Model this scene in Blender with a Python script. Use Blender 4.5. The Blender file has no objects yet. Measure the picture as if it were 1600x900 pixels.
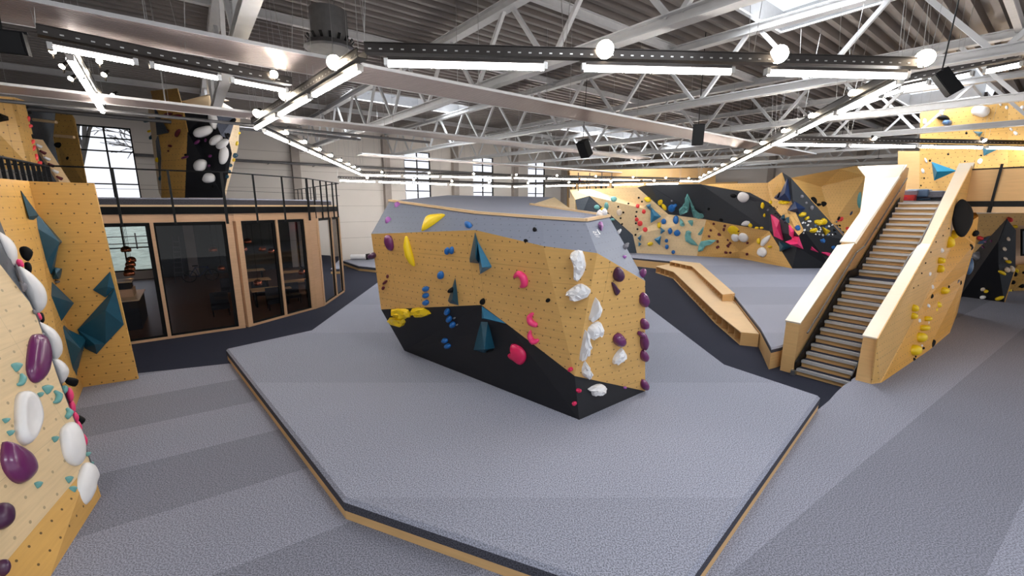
import bpy, math, random
from mathutils import Vector, Matrix, geometry
random.seed(7)
S = bpy.context.scene
# ------------------------------------------------------------------ camera
F, HY, CH = 655.0, 322.0, 4.3
PITCH = math.atan((450 - HY) / F)
cam_d = bpy.data.cameras.new('camera'); cam = bpy.data.objects.new('camera', cam_d)
S.collection.objects.link(cam); S.camera = cam
cam_d.sensor_width = 36.0; cam_d.lens = 36.0 * F / 1600.0
cam_d.clip_start = 0.05; cam_d.clip_end = 400
cam.location = (0, 0, CH); cam.rotation_euler = (math.pi / 2 - PITCH, 0, 0)
# ------------------------------------------------------------------ world and exposure
W = bpy.data.worlds.new('world'); S.world = W; W.use_nodes = True
wn = W.node_tree; bg = wn.nodes['Background']
WORLD_STRENGTH = 1.25
tc = wn.nodes.new('ShaderNodeTexCoord'); sp = wn.nodes.new('ShaderNodeSeparateXYZ')
cr = wn.nodes.new('ShaderNodeValToRGB')
wn.links.new(tc.outputs['Generated'], sp.inputs[0]); wn.links.new(sp.outputs['Z'], cr.inputs[0])
cr.color_ramp.elements[0].position = 0.0; cr.color_ramp.elements[0].color = (0.95, 0.97, 1.0, 1)
cr.color_ramp.elements[1].position = 0.8; cr.color_ramp.elements[1].color = (0.72, 0.84, 1.0, 1)
wn.links.new(cr.outputs[0], bg.inputs[0]); bg.inputs[1].default_value = WORLD_STRENGTH
S.view_settings.view_transform = 'Standard'; S.view_settings.look = 'None'
S.view_settings.gamma = 1.0; S.view_settings.use_curve_mapping = False
S.view_settings.exposure = 0.0
TUBE_E, SPOT_E, SKYLIGHT_W = 48.0, 90.0, 46.0
# ------------------------------------------------------------------ measuring helpers
_c, _s = math.cos(PITCH), math.sin(PITCH)
CAM = Vector((0, 0, CH))
def ray(x, y):
    u = (x - 800) / F; v = (450 - y) / F
    return Vector((u, _c + v * _s, -_s + v * _c))
def onz(x, y, z):
    r = ray(x, y); return CAM + r * ((z - CH) / r.z)
def onY(x, y, Y):
    r = ray(x, y); return CAM + r * (Y / r.y)
def onpl(x, y, p, n):
    r = ray(x, y); return CAM + r * ((p - CAM).dot(n) / r.dot(n))
def plane3(a, b, c):
    return a, (b - a).cross(c - a).normalized()
U = Vector((.8, .6, 0)); V = Vector((-.6, .8, 0)); O0 = Vector((-23.3, 24, 0)); ZZ = Vector((0, 0, 1))
def R(s, t, z=0.0): return O0 + U * s - V * t + ZZ * z     # hall frame: s along the window wall, t away from it
def att(x, y, t): return onpl(x, y, R(0, t), V)
def ats(x, y, s): return onpl(x, y, R(s, 0), U)
# ------------------------------------------------------------------ materials
MATS = {}
def newmat(name):
    m = bpy.data.materials.new(name); m.use_nodes = True
    return m, m.node_tree, m.node_tree.nodes['Principled BSDF']
def lin(c):
    return tuple(((v / 255) / 12.92 if v / 255 <= 0.04045 else ((v / 255 + 0.055) / 1.055) ** 2.4) for v in c) + (1,)
def mat(name, rgb, rough=0.6, metal=0.0, var=0.08, scale=6.0, bump=0.0, trans=0.0, emit=0.0, spec=0.5, coat=0.0):
    if name in MATS: return MATS[name]
    m, nt, b = newmat(name); c = lin(rgb)
    tcn = nt.nodes.new('ShaderNodeTexCoord'); nz = nt.nodes.new('ShaderNodeTexNoise')
    nz.inputs['Scale'].default_value = scale; nz.inputs['Detail'].default_value = 4
    nt.links.new(tcn.outputs['Object'], nz.inputs['Vector'])
    rp = nt.nodes.new('ShaderNodeValToRGB')
    rp.color_ramp.elements[0].position = .3; rp.color_ramp.elements[1].position = .7
    rp.color_ramp.elements[0].color = tuple(v * (1 - var) for v in c[:3]) + (1,)
    rp.color_ramp.elements[1].color = tuple(min(1, v * (1 + var)) for v in c[:3]) + (1,)
    nt.links.new(nz.outputs[0], rp.inputs[0]); nt.links.new(rp.outputs[0], b.inputs['Base Color'])
    b.inputs['Roughness'].default_value = rough; b.inputs['Metallic'].default_value = metal
    b.inputs['Specular IOR Level'].default_value = spec
    b.inputs['Coat Weight'].default_value = coat
    if trans: b.inputs['Transmission Weight'].default_value = trans
    if emit:
        b.inputs['Emission Color'].default_value = c; b.inputs['Emission Strength'].default_value = emit
    if bump:
        bp = nt.nodes.new('ShaderNodeBump'); bp.inputs['Strength'].default_value = bump
        bp.inputs['Distance'].default_value = .01
        nt.links.new(nz.outputs[0], bp.inputs['Height']); nt.links.new(bp.outputs[0], b.inputs['Normal'])
    MATS[name] = m; return m
def mathn(nt, op, a, b=None):
    n = nt.nodes.new('ShaderNodeMath'); n.operation = op
    for i, v in enumerate((a, b)):
        if v is None: continue
        if isinstance(v, (int, float)): n.inputs[i].default_value = v
        else: nt.links.new(v, n.inputs[i])
    return n.outputs[0]
def plymat(name, rgb, dots=0.17, rough=.45, seam=True, dotr=.055, dotdark=.22, var=.10):
    """plywood (or painted plywood) with a T-nut grid and sheet joints, laid out in metres on the face"""
    m, nt, b = newmat(name); c = lin(rgb)
    uv = nt.nodes.new('ShaderNodeUVMap'); sep = nt.nodes.new('ShaderNodeSeparateXYZ')
    nt.links.new(uv.outputs[0], sep.inputs[0]); x, y = sep.outputs[0], sep.outputs[1]
    mp = nt.nodes.new('ShaderNodeMapping'); mp.inputs['Scale'].default_value = (1.2, 14, 1)
    nt.links.new(uv.outputs[0], mp.inputs[0])
    nz = nt.nodes.new('ShaderNodeTexNoise'); nz.inputs['Scale'].default_value = 1.6; nz.inputs['Detail'].default_value = 5
    nt.links.new(mp.outputs[0], nz.inputs['Vector'])
    n2 = nt.nodes.new('ShaderNodeTexNoise'); n2.inputs['Scale'].default_value = .9; n2.inputs['Detail'].default_value = 3
    nt.links.new(uv.outputs[0], n2.inputs['Vector'])
    f = mathn(nt, 'ADD', mathn(nt, 'MULTIPLY', nz.outputs[0], .6), mathn(nt, 'MULTIPLY', n2.outputs[0], .4))
    rp = nt.nodes.new('ShaderNodeValToRGB')
    rp.color_ramp.elements[0].position = .3; rp.color_ramp.elements[1].position = .7
    rp.color_ramp.elements[0].color = tuple(v * (1 - var) for v in c[:3]) + (1,)
    rp.color_ramp.elements[1].color = tuple(min(1, v * (1 + var)) for v in c[:3]) + (1,)
    nt.links.new(f, rp.inputs[0]); col = rp.outputs[0]
    mask = None
    if dots:
        ry = mathn(nt, 'DIVIDE', y, dots); fy = mathn(nt, 'SUBTRACT', mathn(nt, 'FRACT', ry), .5)
        row = mathn(nt, 'MODULO', mathn(nt, 'ABSOLUTE', mathn(nt, 'FLOOR', ry)), 2)
        fx = mathn(nt, 'SUBTRACT', mathn(nt, 'FRACT', mathn(nt, 'ADD', mathn(nt, 'DIVIDE', x, dots), mathn(nt, 'MULTIPLY', row, .5))), .5)
        d = mathn(nt, 'ADD', mathn(nt, 'MULTIPLY', fx, fx), mathn(nt, 'MULTIPLY', fy, fy))
        mask = mathn(nt, 'LESS_THAN', d, dotr * dotr * 2)
    if seam:
        sx = mathn(nt, 'LESS_THAN', mathn(nt, 'FRACT', mathn(nt, 'DIVIDE', mathn(nt, 'ADD', x, .4), 2.5)), .0022)
        sy = mathn(nt, 'LESS_THAN', mathn(nt, 'FRACT', mathn(nt, 'DIVIDE', mathn(nt, 'ADD', y, .3), 1.25)), .0045)
        sm = mathn(nt, 'MULTIPLY', mathn(nt, 'MAXIMUM', sx, sy), .6)
        mask = sm if mask is None else mathn(nt, 'MAXIMUM', mask, sm)
    if mask is not None:
        mx = nt.nodes.new('ShaderNodeMix'); mx.data_type = 'RGBA'
        nt.links.new(mask, mx.inputs[0]); nt.links.new(col, mx.inputs[6])
        mx.inputs[7].default_value = tuple(v * dotdark for v in c[:3]) + (1,)
        col = mx.outputs[2]
    nt.links.new(col, b.inputs['Base Color']); b.inputs['Roughness'].default_value = rough
    MATS[name] = m; return m
def carpet(name, rgb, speck=.42, band=None, rough=.95):
    m, nt, b = newmat(name); c = lin(rgb)
    uv = nt.nodes.new('ShaderNodeUVMap')
    n1 = nt.nodes.new('ShaderNodeTexNoise'); n1.inputs['Scale'].default_value = 62; n1.inputs['Detail'].default_value = 2
    nt.links.new(uv.outputs[0], n1.inputs['Vector'])
    n2 = nt.nodes.new('ShaderNodeTexNoise'); n2.inputs['Scale'].default_value = .5; n2.inputs['Detail'].default_value = 3
    nt.links.new(uv.outputs[0], n2.inputs['Vector'])
    rp = nt.nodes.new('ShaderNodeValToRGB'); rp.color_ramp.elements[0].position = .38; rp.color_ramp.elements[1].position = .62
    rp.color_ramp.elements[0].color = tuple(v * (1 - speck) for v in c[:3]) + (1,)
    rp.color_ramp.elements[1].color = tuple(v * (1 + speck) for v in c[:3]) + (1,)
    nt.links.new(n1.outputs[0], rp.inputs[0])
    val = mathn(nt, 'ADD', mathn(nt, 'MULTIPLY', n2.outputs[0], .14), .93)
    if band:      # neighbouring lengths of carpet lie with their pile in turned directions
        ang, width, amt = band
        sep = nt.nodes.new('ShaderNodeSeparateXYZ'); nt.links.new(uv.outputs[0], sep.inputs[0])
        q = mathn(nt, 'ADD', mathn(nt, 'MULTIPLY', sep.outputs[0], -math.sin(ang)), mathn(nt, 'MULTIPLY', sep.outputs[1], math.cos(ang)))
        k = mathn(nt, 'MODULO', mathn(nt, 'ABSOLUTE', mathn(nt, 'FLOOR', mathn(nt, 'DIVIDE', mathn(nt, 'ADD', q, 60), width))), 2)
        val = mathn(nt, 'MULTIPLY', val, mathn(nt, 'SUBTRACT', 1, mathn(nt, 'MULTIPLY', k, amt)))
    mx = nt.nodes.new('ShaderNodeVectorMath'); mx.operation = 'SCALE'
    nt.links.new(rp.outputs[0], mx.inputs[0]); nt.links.new(val, mx.inputs['Scale'])
    nt.links.new(mx.outputs[0], b.inputs['Base Color'])
    bp = nt.nodes.new('ShaderNodeBump'); bp.inputs['Strength'].default_value = .15; bp.inputs['Distance'].default_value = .01
    nt.links.new(n1.outputs[0], bp.inputs['Height']); nt.links.new(bp.outputs[0], b.inputs['Normal'])
    b.inputs['Roughness'].default_value = rough; b.inputs['Specular IOR Level'].default_value = .15
    MATS[name] = m; return m
def emitmat(name, rgb, e):
    m = bpy.data.materials.new(name); m.use_nodes = True; nt = m.node_tree
    nt.nodes.clear(); o = nt.nodes.new('ShaderNodeOutputMaterial'); em = nt.nodes.new('ShaderNodeEmission')
    em.inputs[0].default_value = lin(rgb); em.inputs[1].default_value = e
    nt.links.new(em.outputs[0], o.inputs[0]); MATS[name] = m; return m
def glassmat(name, rgb, a):
    """thin pane: mostly see-through with a sharp reflection"""
    m = bpy.data.materials.new(name); m.use_nodes = True; nt = m.node_tree; nt.nodes.clear()
    o = nt.nodes.new('ShaderNodeOutputMaterial'); tr = nt.nodes.new('ShaderNodeBsdfTransparent')
    gl = nt.nodes.new('ShaderNodeBsdfGlossy'); gl.inputs['Roughness'].default_value = .02
    fr = nt.nodes.new('ShaderNodeFresnel'); fr.inputs[0].default_value = 1.28
    tr.inputs[0].default_value = (a, a, a * 1.02, 1)
    mx = nt.nodes.new('ShaderNodeMixShader'); nt.links.new(fr.outputs[0], mx.inputs[0])
    nt.links.new(tr.outputs[0], mx.inputs[1]); nt.links.new(gl.outputs[0], mx.inputs[2])
    nt.links.new(mx.outputs[0], o.inputs[0]); MATS[name] = m; return m
PLY = plymat('birch_plywood', (214, 168, 98))
PLY_D = plymat('golden_plywood', (206, 160, 86), dots=.2)
PLY_G = plymat('deep_golden_plywood', (214, 156, 58), dots=.2)
PLY_L = plymat('pale_plywood', (224, 197, 154), dots=.25, dotdark=.6)
PLAIN = plymat('plain_plywood', (214, 172, 116), dots=0, seam=False, rough=.5)
PLAIN_P = plymat('pale_plain_plywood', (216, 184, 142), dots=0, seam=False, rough=.4)
CAPW = plymat('white_oiled_plywood', (236, 224, 204), dots=0, seam=False, rough=.3, var=.03)
TIMBER = plymat('timber_frame', (204, 164, 128), dots=0, seam=False)
GREYP = plymat('grey_painted_plywood', (104, 110, 126), dotdark=.6, rough=.6, var=.05)
SLATE = plymat('slate_painted_plywood', (62, 70, 80), dots=.2, rough=.5, var=.05)
BLACKP = plymat('black_painted_plywood', (10, 12, 20), dots=.17, dotdark=.5, rough=.6, var=.1)
CHARP = plymat('charcoal_painted_plywood', (52, 55, 60), dots=.2, dotdark=.6, rough=.5, var=.05)
CAR_L = carpet('light_grey_carpet', (133, 134, 146), band=(math.radians(33), 1.55, .22))
CAR_H = carpet('grey_mat_carpet', (140, 142, 155), band=(0, 3.6, .10))
CAR_E = carpet('grey_mat_edge_shade', (72, 72, 80))  # cover colour darkened on the mat sides, standing in for their shade
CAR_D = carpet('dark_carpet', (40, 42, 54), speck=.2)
STEEL = mat('white_painted_steel', (196, 195, 195), .4, .0, .04)
DSTEEL = mat('galvanised_steel', (120, 118, 118), .4, .6, .1)
DECKM = mat('roof_deck_metal', (128, 120, 116), .45, .4, .04, .6)
PANELM = mat('ribbed_panel_metal', (170, 156, 150), .34, .55, .04)
RAILM = mat('black_metal', (14, 14, 16), .5, .2, .1, spec=.3)
TRACKM = mat('dark_track_metal', (58, 54, 52), .4, .7, .1)
NOSE = mat('bright_nosing_metal', (214, 212, 210), .35, .5, .04)
ALU = mat('aluminium', (176, 174, 172), .3, .9, .05)
WALLW = mat('white_wall_panel', (214, 206, 198), .7, 0, .03, .4)
WALLC = mat('concrete_column', (158, 148, 140), .8, 0, .08, 2)
BLK = mat('black_frame', (10, 11, 13), .7, spec=.2)
GLASS = glassmat('clear_glass', (255, 255, 255), .95)
TINT = glassmat('tinted_glass', (200, 200, 200), .9)
TUBE = emitmat('tube_glow', (255, 250, 244), TUBE_E)
SPOT = emitmat('spot_glow', (255, 236, 208), SPOT_E)
COL = {
 'yellow': mat('yellow_resin', (232, 196, 20), .4, 0, .05), 'purple': mat('purple_resin', (104, 38, 92), .3, 0, .08, coat=.3),
 'dpurple': mat('dark_purple_resin', (70, 34, 66), .35, 0, .1), 'violet': mat('violet_resin', (150, 84, 160), .35, 0, .1),
 'maroon': mat('maroon_resin', (92, 24, 34), .5), 'blue': mat('blue_resin', (24, 98, 168), .4, 0, .08),
 'navy': mat('navy_wood', (22, 44, 84), .45), 'teal': mat('petrol_painted_wood', (24, 74, 94), .4, 0, .08),
 'lteal': mat('light_petrol_painted_wood', (46, 112, 146), .4, 0, .1), 'cyan': mat('bright_petrol_painted_wood', (24, 118, 152), .35),
 'sea': mat('sea_green_resin', (104, 162, 160), .4, 0, .1), 'black': mat('black_resin', (12, 12, 14), .7, 0, .1, spec=.2),
 'pink': mat('pink_resin', (236, 60, 118), .4, 0, .05), 'crimson': mat('crimson_resin', (206, 30, 84), .4, 0, .06),
 'red': mat('coral_red_resin', (226, 60, 62), .45), 'white': mat('white_resin', (228, 226, 226), .35, 0, .03),
 'cream': mat('cream_resin', (224, 206, 186), .5), 'grey': mat('grey_resin', (120, 118, 124), .5), 'silver': ALU,
 'steelblue': mat('blue_grey_resin', (74, 104, 140), .3)}
# ------------------------------------------------------------------ object helpers
LOC = {}
AREA = {}
REAR = []
def link(o): S.collection.objects.link(o); return o
def tag(o, label=None, cat=None, group=None, kind=None):
    if label: o['label'] = label
    if cat: o['category'] = cat
    if group: o['group'] = group
    if kind: o['kind'] = kind
    return o
def thing(name, loc, label, cat, group=None, kind=None):
    o = bpy.data.objects.new(name, None); link(o); o.location = loc; o.empty_display_size = .1
    LOC[o.name] = Vector(loc); return tag(o, label, cat, group, kind)
def setuv(me):
    uvl = me.uv_layers.new(name='UVMap')
    for p in me.polygons:
        n = p.normal; vs = [me.vertices[i].co for i in p.vertices]
        if abs(n.z) > .985: a, b = Vector((1, 0, 0)), Vector((0, 1, 0))
        else:
            a = ZZ.cross(n).normalized(); b = n.cross(a).normalized()
        for li in p.loop_indices:
            co = me.vertices[me.loops[li].vertex_index].co + me_off
            uvl.data[li].uv = (co.dot(a), co.dot(b))
me_off = Vector((0, 0, 0))
class MB:
    def __init__(s): s.v = []; s.f = []; s.mi = []; s.ms = []
    def _m(s, m):
        if m not in s.ms: s.ms.append(m)
        return s.ms.index(m)
    def add(s, vs, fs, m):
        o = len(s.v); s.v += [Vector(v) for v in vs]; k = s._m(m)
        for f in fs: s.f.append([i + o for i in f]); s.mi.append(k)
        return s
    def frame(s, c, ax, ay, az, m):
        """box centred at c with half-axis vectors"""
        c = Vector(c); vs = [c + ax * i + ay * j + az * k for i in (-1, 1) for j in (-1, 1) for k in (-1, 1)]
        return s.add(vs, [(0, 1, 3, 2), (4, 6, 7, 5), (0, 4, 5, 1), (2, 3, 7, 6), (0, 2, 6, 4), (1, 5, 7, 3)], m)
    def box(s, s0, s1, t0, t1, z0, z1, m):
        return s.frame(R((s0 + s1) / 2, (t0 + t1) / 2, (z0 + z1) / 2), U * (abs(s1 - s0) / 2), V * (abs(t1 - t0) / 2), ZZ * ((z1 - z0) / 2), m)
    def beam(s, p, q, w, h, m, up=ZZ):
        p = Vector(p); q = Vector(q); d = (q - p); L = d.length; d = d / L
        if abs(d.dot(up)) > .99: up = U
        side = d.cross(up).normalized(); u2 = side.cross(d).normalized()
        return s.frame((p + q) / 2, d * (L / 2), side * (w / 2), u2 * (h / 2), m)
    def tube(s, p, q, r, m, n=8, r2=None, cap=True):
        p = Vector(p); q = Vector(q); d = (q - p).normalized(); r2 = r if r2 is None else r2
        a = d.cross(ZZ if abs(d.z) < .9 else Vector((1, 0, 0))).normalized(); b = d.cross(a)
        vs = []; fs = []
        for i in range(n):
            t = 2 * math.pi * i / n; e = a * math.cos(t) + b * math.sin(t); vs += [p + e * r, q + e * r2]
        for i in range(n):
            j = (i + 1) % n; fs.append((2 * i, 2 * j, 2 * j + 1, 2 * i + 1))
        if cap: fs += [tuple(2 * i for i in range(n))[::-1], tuple(2 * i + 1 for i in range(n))]
        return s.add(vs, fs, m)
    def prism(s, poly, z0, z1, m, ms=None):
        """plan polygon extruded between two heights"""
        n = len(poly); vs = [(p[0], p[1], z0) for p in poly] + [(p[0], p[1], z1) for p in poly]
        ar = sum(poly[i][0] * poly[(i + 1) % n][1] - poly[(i + 1) % n][0] * poly[i][1] for i in range(n))
        idx = list(range(n)) if ar > 0 else list(range(n))[::-1]
        s.add(vs, [[i + n for i in idx], idx[::-1]], m)
        return s.add(vs, [(idx[i], idx[(i + 1) % n], idx[(i + 1) % n] + n, idx[i] + n) for i in range(n)], ms or m)
    def shell(s, polys, th, m, face=CAM, back=None):
        """sheets of thickness th whose front looks towards the point `face`"""
        for P in polys:
            P = [Vector(p) for p in P]; n = len(P)
            N = Vector((0, 0, 0))
            for i in range(n): N += (P[i] - P[0]).cross(P[(i + 1) % n] - P[0])
            N.normalize(); ce = sum(P, Vector()) / n
            if N.dot(face - ce) < 0: P = P[::-1]; N = -N
            B = [p - N * th for p in P]
            s.add(P, [tuple(range(n))], m)
            s.add(P + B, [tuple(range(n, 2 * n))[::-1]] + [(i, i + n, (i + 1) % n + n, (i + 1) % n) for i in range(n)], back or m)
        return s
    def build(s, name, parent=None, smooth=False, label=None, cat=None, group=None, kind=None, tri=False):
        global me_off
        if parent is not None: off = LOC[parent.name]
        else:
            xs = [v.x for v in s.v]; ys = [v.y for v in s.v]
            off = Vector(((min(xs) + max(xs)) / 2, (min(ys) + max(ys)) / 2, min(v.z for v in s.v)))
        me = bpy.data.meshes.new(name); me.from_pydata([v - off for v in s.v], [], s.f)
        for m in s.ms: me.materials.append(m)
        me.polygons.foreach_set('material_index', s.mi)
        if smooth: me.polygons.foreach_set('use_smooth', [True] * len(me.polygons))
        me.update(); me_off = off; setuv(me)
        o = bpy.data.objects.new(name, me); link(o)
        if parent is not None: o.parent = parent; LOC[o.name] = off
        else: o.location = off; LOC[o.name] = off
        return tag(o, label, cat, group, kind)
def part(name, parent, mb, **k): return mb.build(name, parent, **k)
# climbing surfaces: list of triangles to rest holds on
class Wall:
    def __init__(s): s.tri = []
    def add(s, polys):
        for P in polys:
            P = [Vector(p) for p in P]
            for t in geometry.tessellate_polygon([P]): s.tri.append([P[i] for i in t])
    def hit(s, x, y):
        r = ray(x, y).normalized(); best = None
        for t in s.tri:
            h = geometry.intersect_ray_tri(t[0], t[1], t[2], r, CAM, True)
            if h is not None:
                d = (h - CAM).length
                if best is None or d < best[0]:
                    n = (t[1] - t[0]).cross(t[2] - t[0]).normalized()
                    if n.dot(r) > 0: n = -n
                    best = (d, h, n)
        if best is None:     # just past the edge: use the plane of the nearest triangle
            bd = None
            for t in s.tri:
                ce = (t[0] + t[1] + t[2]) / 3
                for k in range(3):
                    a, b = t[k], t[(k + 1) % 3]
                    for w in (0, .25, .5, .75, 1):
                        q = a.lerp(b, w) - CAM; dd = (q.normalized() - r).length
                        if bd is None or dd < bd[0]: bd = (dd, a.lerp(b, w), t)
            t = bd[2]; n = (t[1] - t[0]).cross(t[2] - t[0]).normalized()
            if n.dot(r) > 0: n = -n
            if abs(n.dot(r)) < .3: n = (n - r).normalized()
            h = CAM + r * ((bd[1] - CAM).dot(n) / r.dot(n))
            best = (0, h, n)
        return best[1], best[2]
def smooth_outline(P, k=3):
    out = []; n = len(P)
    for i in range(n):
        p0, p1, p2, p3 = P[i - 1], P[i], P[(i + 1) % n], P[(i + 2) % n]
        for j in range(k):
            t = j / k
            out.append(.5 * ((2 * p1) + (p2 - p0) * t + (2 * p0 - 5 * p1 + 4 * p2 - p3) * t * t + (3 * p1 - p0 - 3 * p2 + p3) * t ** 3))
    return out
def hold(wall, pts, color, kind='dome', h=None, apex=None, label='', group=None, cat='climbing hold', name=None, at=None, bolt=False, plane=None, skirt=0):
    cx = sum(p[0] for p in pts) / len(pts); cy = sum(p[1] for p in pts) / len(pts)
    if kind == 'pyr' and plane is None and REAR and wall is REAR[0]:
        P0, N = wall.hit(cx, cy); rv = ray(cx, cy).normalized(); plane = (P0 - rv * .18, (N - rv * .5).normalized()); skirt = .5
    if h and REAR and wall is REAR[0] and kind != 'pyr': h *= .65
    P0, N = plane if plane else wall.hit(*(at or (cx, cy)))
    r = ray(cx, cy).normalized()
    if abs(N.dot(r)) < .45 and kind != 'pyr': N = (N - r * .75).normalized()
    P = [onpl(x, y, P0, N) for x, y in pts]
    ce = sum(P, Vector()) / len(P); size = sum((p - ce).length for p in P) / len(P)
    # keep the outline near its true size where the surface is seen at a steep angle
    for p in P:
        pass
    m = COL[color] if isinstance(color, str) else color
    if h is None: h = size * {'dome': .55, 'pyr': .6, 'rock': .5, 'dish': .35}[kind]
    mb = MB()
    if kind == 'pyr':
        A = onpl(*(apex or (cx, cy)), P0 + N * h, N); n = len(P)
        base = [p - N * (0 if skirt else .01) for p in P]
        if skirt:
            low_ = [ce + (p - ce) * .9 - N * skirt for p in P]
            mb.add(base + [A] + low_, [(i, (i + 1) % n, n) for i in range(n)] + [(i, n + 1 + i, n + 1 + (i + 1) % n, (i + 1) % n) for i in range(n)], m)
        else: mb.add(base + [A], [(i, (i + 1) % n, n) for i in range(n)] + [tuple(range(n))[::-1]], m)
        nm = name or 'climbing_volume'; sm = False
    else:
        Q = smooth_outline(P, 2 if kind == 'rock' else 3); n = len(Q)
        prof = {'dome': [(1, -.01 / max(h, .01)), (.97, .28), (.86, .58), (.66, .83), (.38, .97)],
                'dish': [(1, -.02), (.96, .5), (.84, .9), (.68, .93), (.45, .78), (.2, .7)],
                'rock': [(1, -.02), (.93, .5), (.72, .8), (.4, .95)]}[kind]
        vs = []; rnd = random.Random(int(cx * 31 + cy * 17))
        for rr, hh in prof:
            for q in Q:
                j = Vector()
                if kind == 'rock' and rr < 1:
                    j = Vector((rnd.uniform(-1, 1), rnd.uniform(-1, 1), rnd.uniform(-1, 1))) * size * .13
                vs.append(ce + (q - ce) * rr + N * (h * hh) + j)
        vs.append(ce + N * h * (prof[-1][1] + .03)); k = len(prof); fs = []
        for a in range(k - 1):
            for i in range(n):
                j = (i + 1) % n; fs.append((a * n + i, a * n + j, (a + 1) * n + j, (a + 1) * n + i))
        for i in range(n): fs.append(((k - 1) * n + i, (k - 1) * n + (i + 1) % n, k * n))
        fs.append(tuple(range(n))[::-1]); mb.add(vs, fs, m)
        nm = name or 'climbing_hold'; sm = kind != 'rock'
    # orient outward
    tmp = mb.v; f = mb.f[0]
    a, b, c = tmp[f[0]], tmp[f[1]], tmp[f[2]]
    o = mb.build(nm, None, smooth=sm, label=label, cat=cat, group=group)
    if bolt:
        pm = MB(); bp = ce + N * h * .5
        pm.tube(ce + N * h * .9, ce + N * (h + .012), size * .12, COL['black'], 8); pm.build('bolt_hole', o)
    AREA[o.name] = sum(pts[i][0] * pts[(i + 1) % len(pts)][1] - pts[(i + 1) % len(pts)][0] * pts[i][1] for i in range(len(pts)))
    return o
def ell(wall, x, y, rx, ry, color, ang=0, n=9, **k):
    a = math.radians(ang); pts = []
    rnd = random.Random(int(x * 7 + y * 13))
    for i in range(n):
        t = 2 * math.pi * i / n; j = rnd.uniform(.93, 1.07)
        px, py = rx * math.cos(t) * j, ry * math.sin(t) * j
        pts.append((x + px * math.cos(a) - py * math.sin(a), y + px * math.sin(a) + py * math.cos(a)))
    return hold(wall, pts, color, **k)
def worm(wall, spine, color, label='', group=None, lift=.35, cat='climbing hold'):
    """curved tapering hold following a spine of (x, y, radius) in the picture"""
    mx = spine[len(spine) // 2]; P0, N = wall.hit(mx[0], mx[1])
    pts = []
    for x, y, r in spine:
        p = onpl(x, y, P0, N); q = onpl(x, y - r, P0, N); q2 = onpl(x + r, y, P0, N)
        pts.append((p, ((q - p).length + (q2 - p).length) / 2))
    # densify
    D = []
    for i in range(len(pts) - 1):
        p0 = pts[max(i - 1, 0)][0]; p1, r1 = pts[i]; p2, r2 = pts[i + 1]; p3 = pts[min(i + 2, len(pts) - 1)][0]
        for j in range(3):
            t = j / 3
            D.append((.5 * ((2 * p1) + (p2 - p0) * t + (2 * p0 - 5 * p1 + 4 * p2 - p3) * t * t + (3 * p1 - p0 - 3 * p2 + p3) * t ** 3), r1 + (r2 - r1) * t))
    D.append(pts[-1]); vs = []; fs = []; n = 10
    for i, (p, r) in enumerate(D):
        d = (D[min(i + 1, len(D) - 1)][0] - D[max(i - 1, 0)][0]).normalized(); sd = d.cross(N).normalized()
        for k in range(n):
            t = 2 * math.pi * k / n; vs.append(p + N * r * lift + sd * r * math.cos(t) + N * r * math.sin(t))
    for i in range(len(D) - 1):
        for k in range(n):
            l = (k + 1) % n; fs.append((i * n + k, i * n + l, (i + 1) * n + l, (i + 1) * n + k))
    fs += [tuple(range(n))[::-1], tuple(range((len(D) - 1) * n, len(D) * n))]
    mb = MB().add(vs, fs, COL[color])
    return mb.build('climbing_hold', None, smooth=True, label=label, cat=cat, group=group)
def many(wall, lst, color, rx, ry, label, group, kind='dome'):
    for q in lst: ell(wall, q[0], q[1], q[2] if len(q) > 2 else rx, q[3] if len(q) > 3 else ry, color, n=6, kind=kind, label=label, group=group, ang=(q[0] * 37) % 90)
def poly_wall(name, label, parts, walls, cat='climbing wall', th=.03, loc=None, group=None):
    allp = [p for _, _, ps in parts for P in ps for p in P]
    base = Vector((sum(p[0] for p in allp) / len(allp), sum(p[1] for p in allp) / len(allp), min(p[2] for p in allp)))
    t = thing(name, base, label, cat, group)
    for nm, m, ps in parts:
        MB().shell(ps, th, m).build(nm, t)
        if walls is not None: walls.add(ps)
    return t
# ------------------------------------------------------------------ light: daylight through the roof openings
def zdeck(t): return 10.0 - .03 * t
SKY_OPEN = [(10.1, 12.1, [(5.9, 8.2), (10.9, 15.0), (15.9, 17.6), (24.2, 35.6), (37.5, 41)]), (27.3, 29.7, [(15.2, 18.2), (26.2, 33.2)]), (33.2, 35.2, [(-2, 2), (6, 11)])]
for t0, t1, segs in SKY_OPEN:
    for s0, s1 in segs:
        ld = bpy.data.lights.new('skylight_daylight', 'AREA'); ld.shape = 'RECTANGLE'
        ld.size = s1 - s0; ld.size_y = t1 - t0; ld.energy = SKYLIGHT_W * (s1 - s0) * (t1 - t0); ld.color = (.90, .95, 1.0)
        lo = bpy.data.objects.new('skylight_daylight', ld); link(lo)
        c = R((s0 + s1) / 2, (t0 + t1) / 2, zdeck((t0 + t1) / 2) + .02)
        lo.matrix_world = Matrix((( U.x, V.x, 0, c.x), (U.y, V.y, 0, c.y), (0, 0, 1, c.z), (0, 0, 0, 1)))
# ------------------------------------------------------------------ shell of the hall
S0, S1, T1 = -9.0, 47.0, 40.0
b = MB(); b.box(S0, S1, -.3, T1, -.3, 0, CAR_D); b.build('floor', kind='structure')
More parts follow.
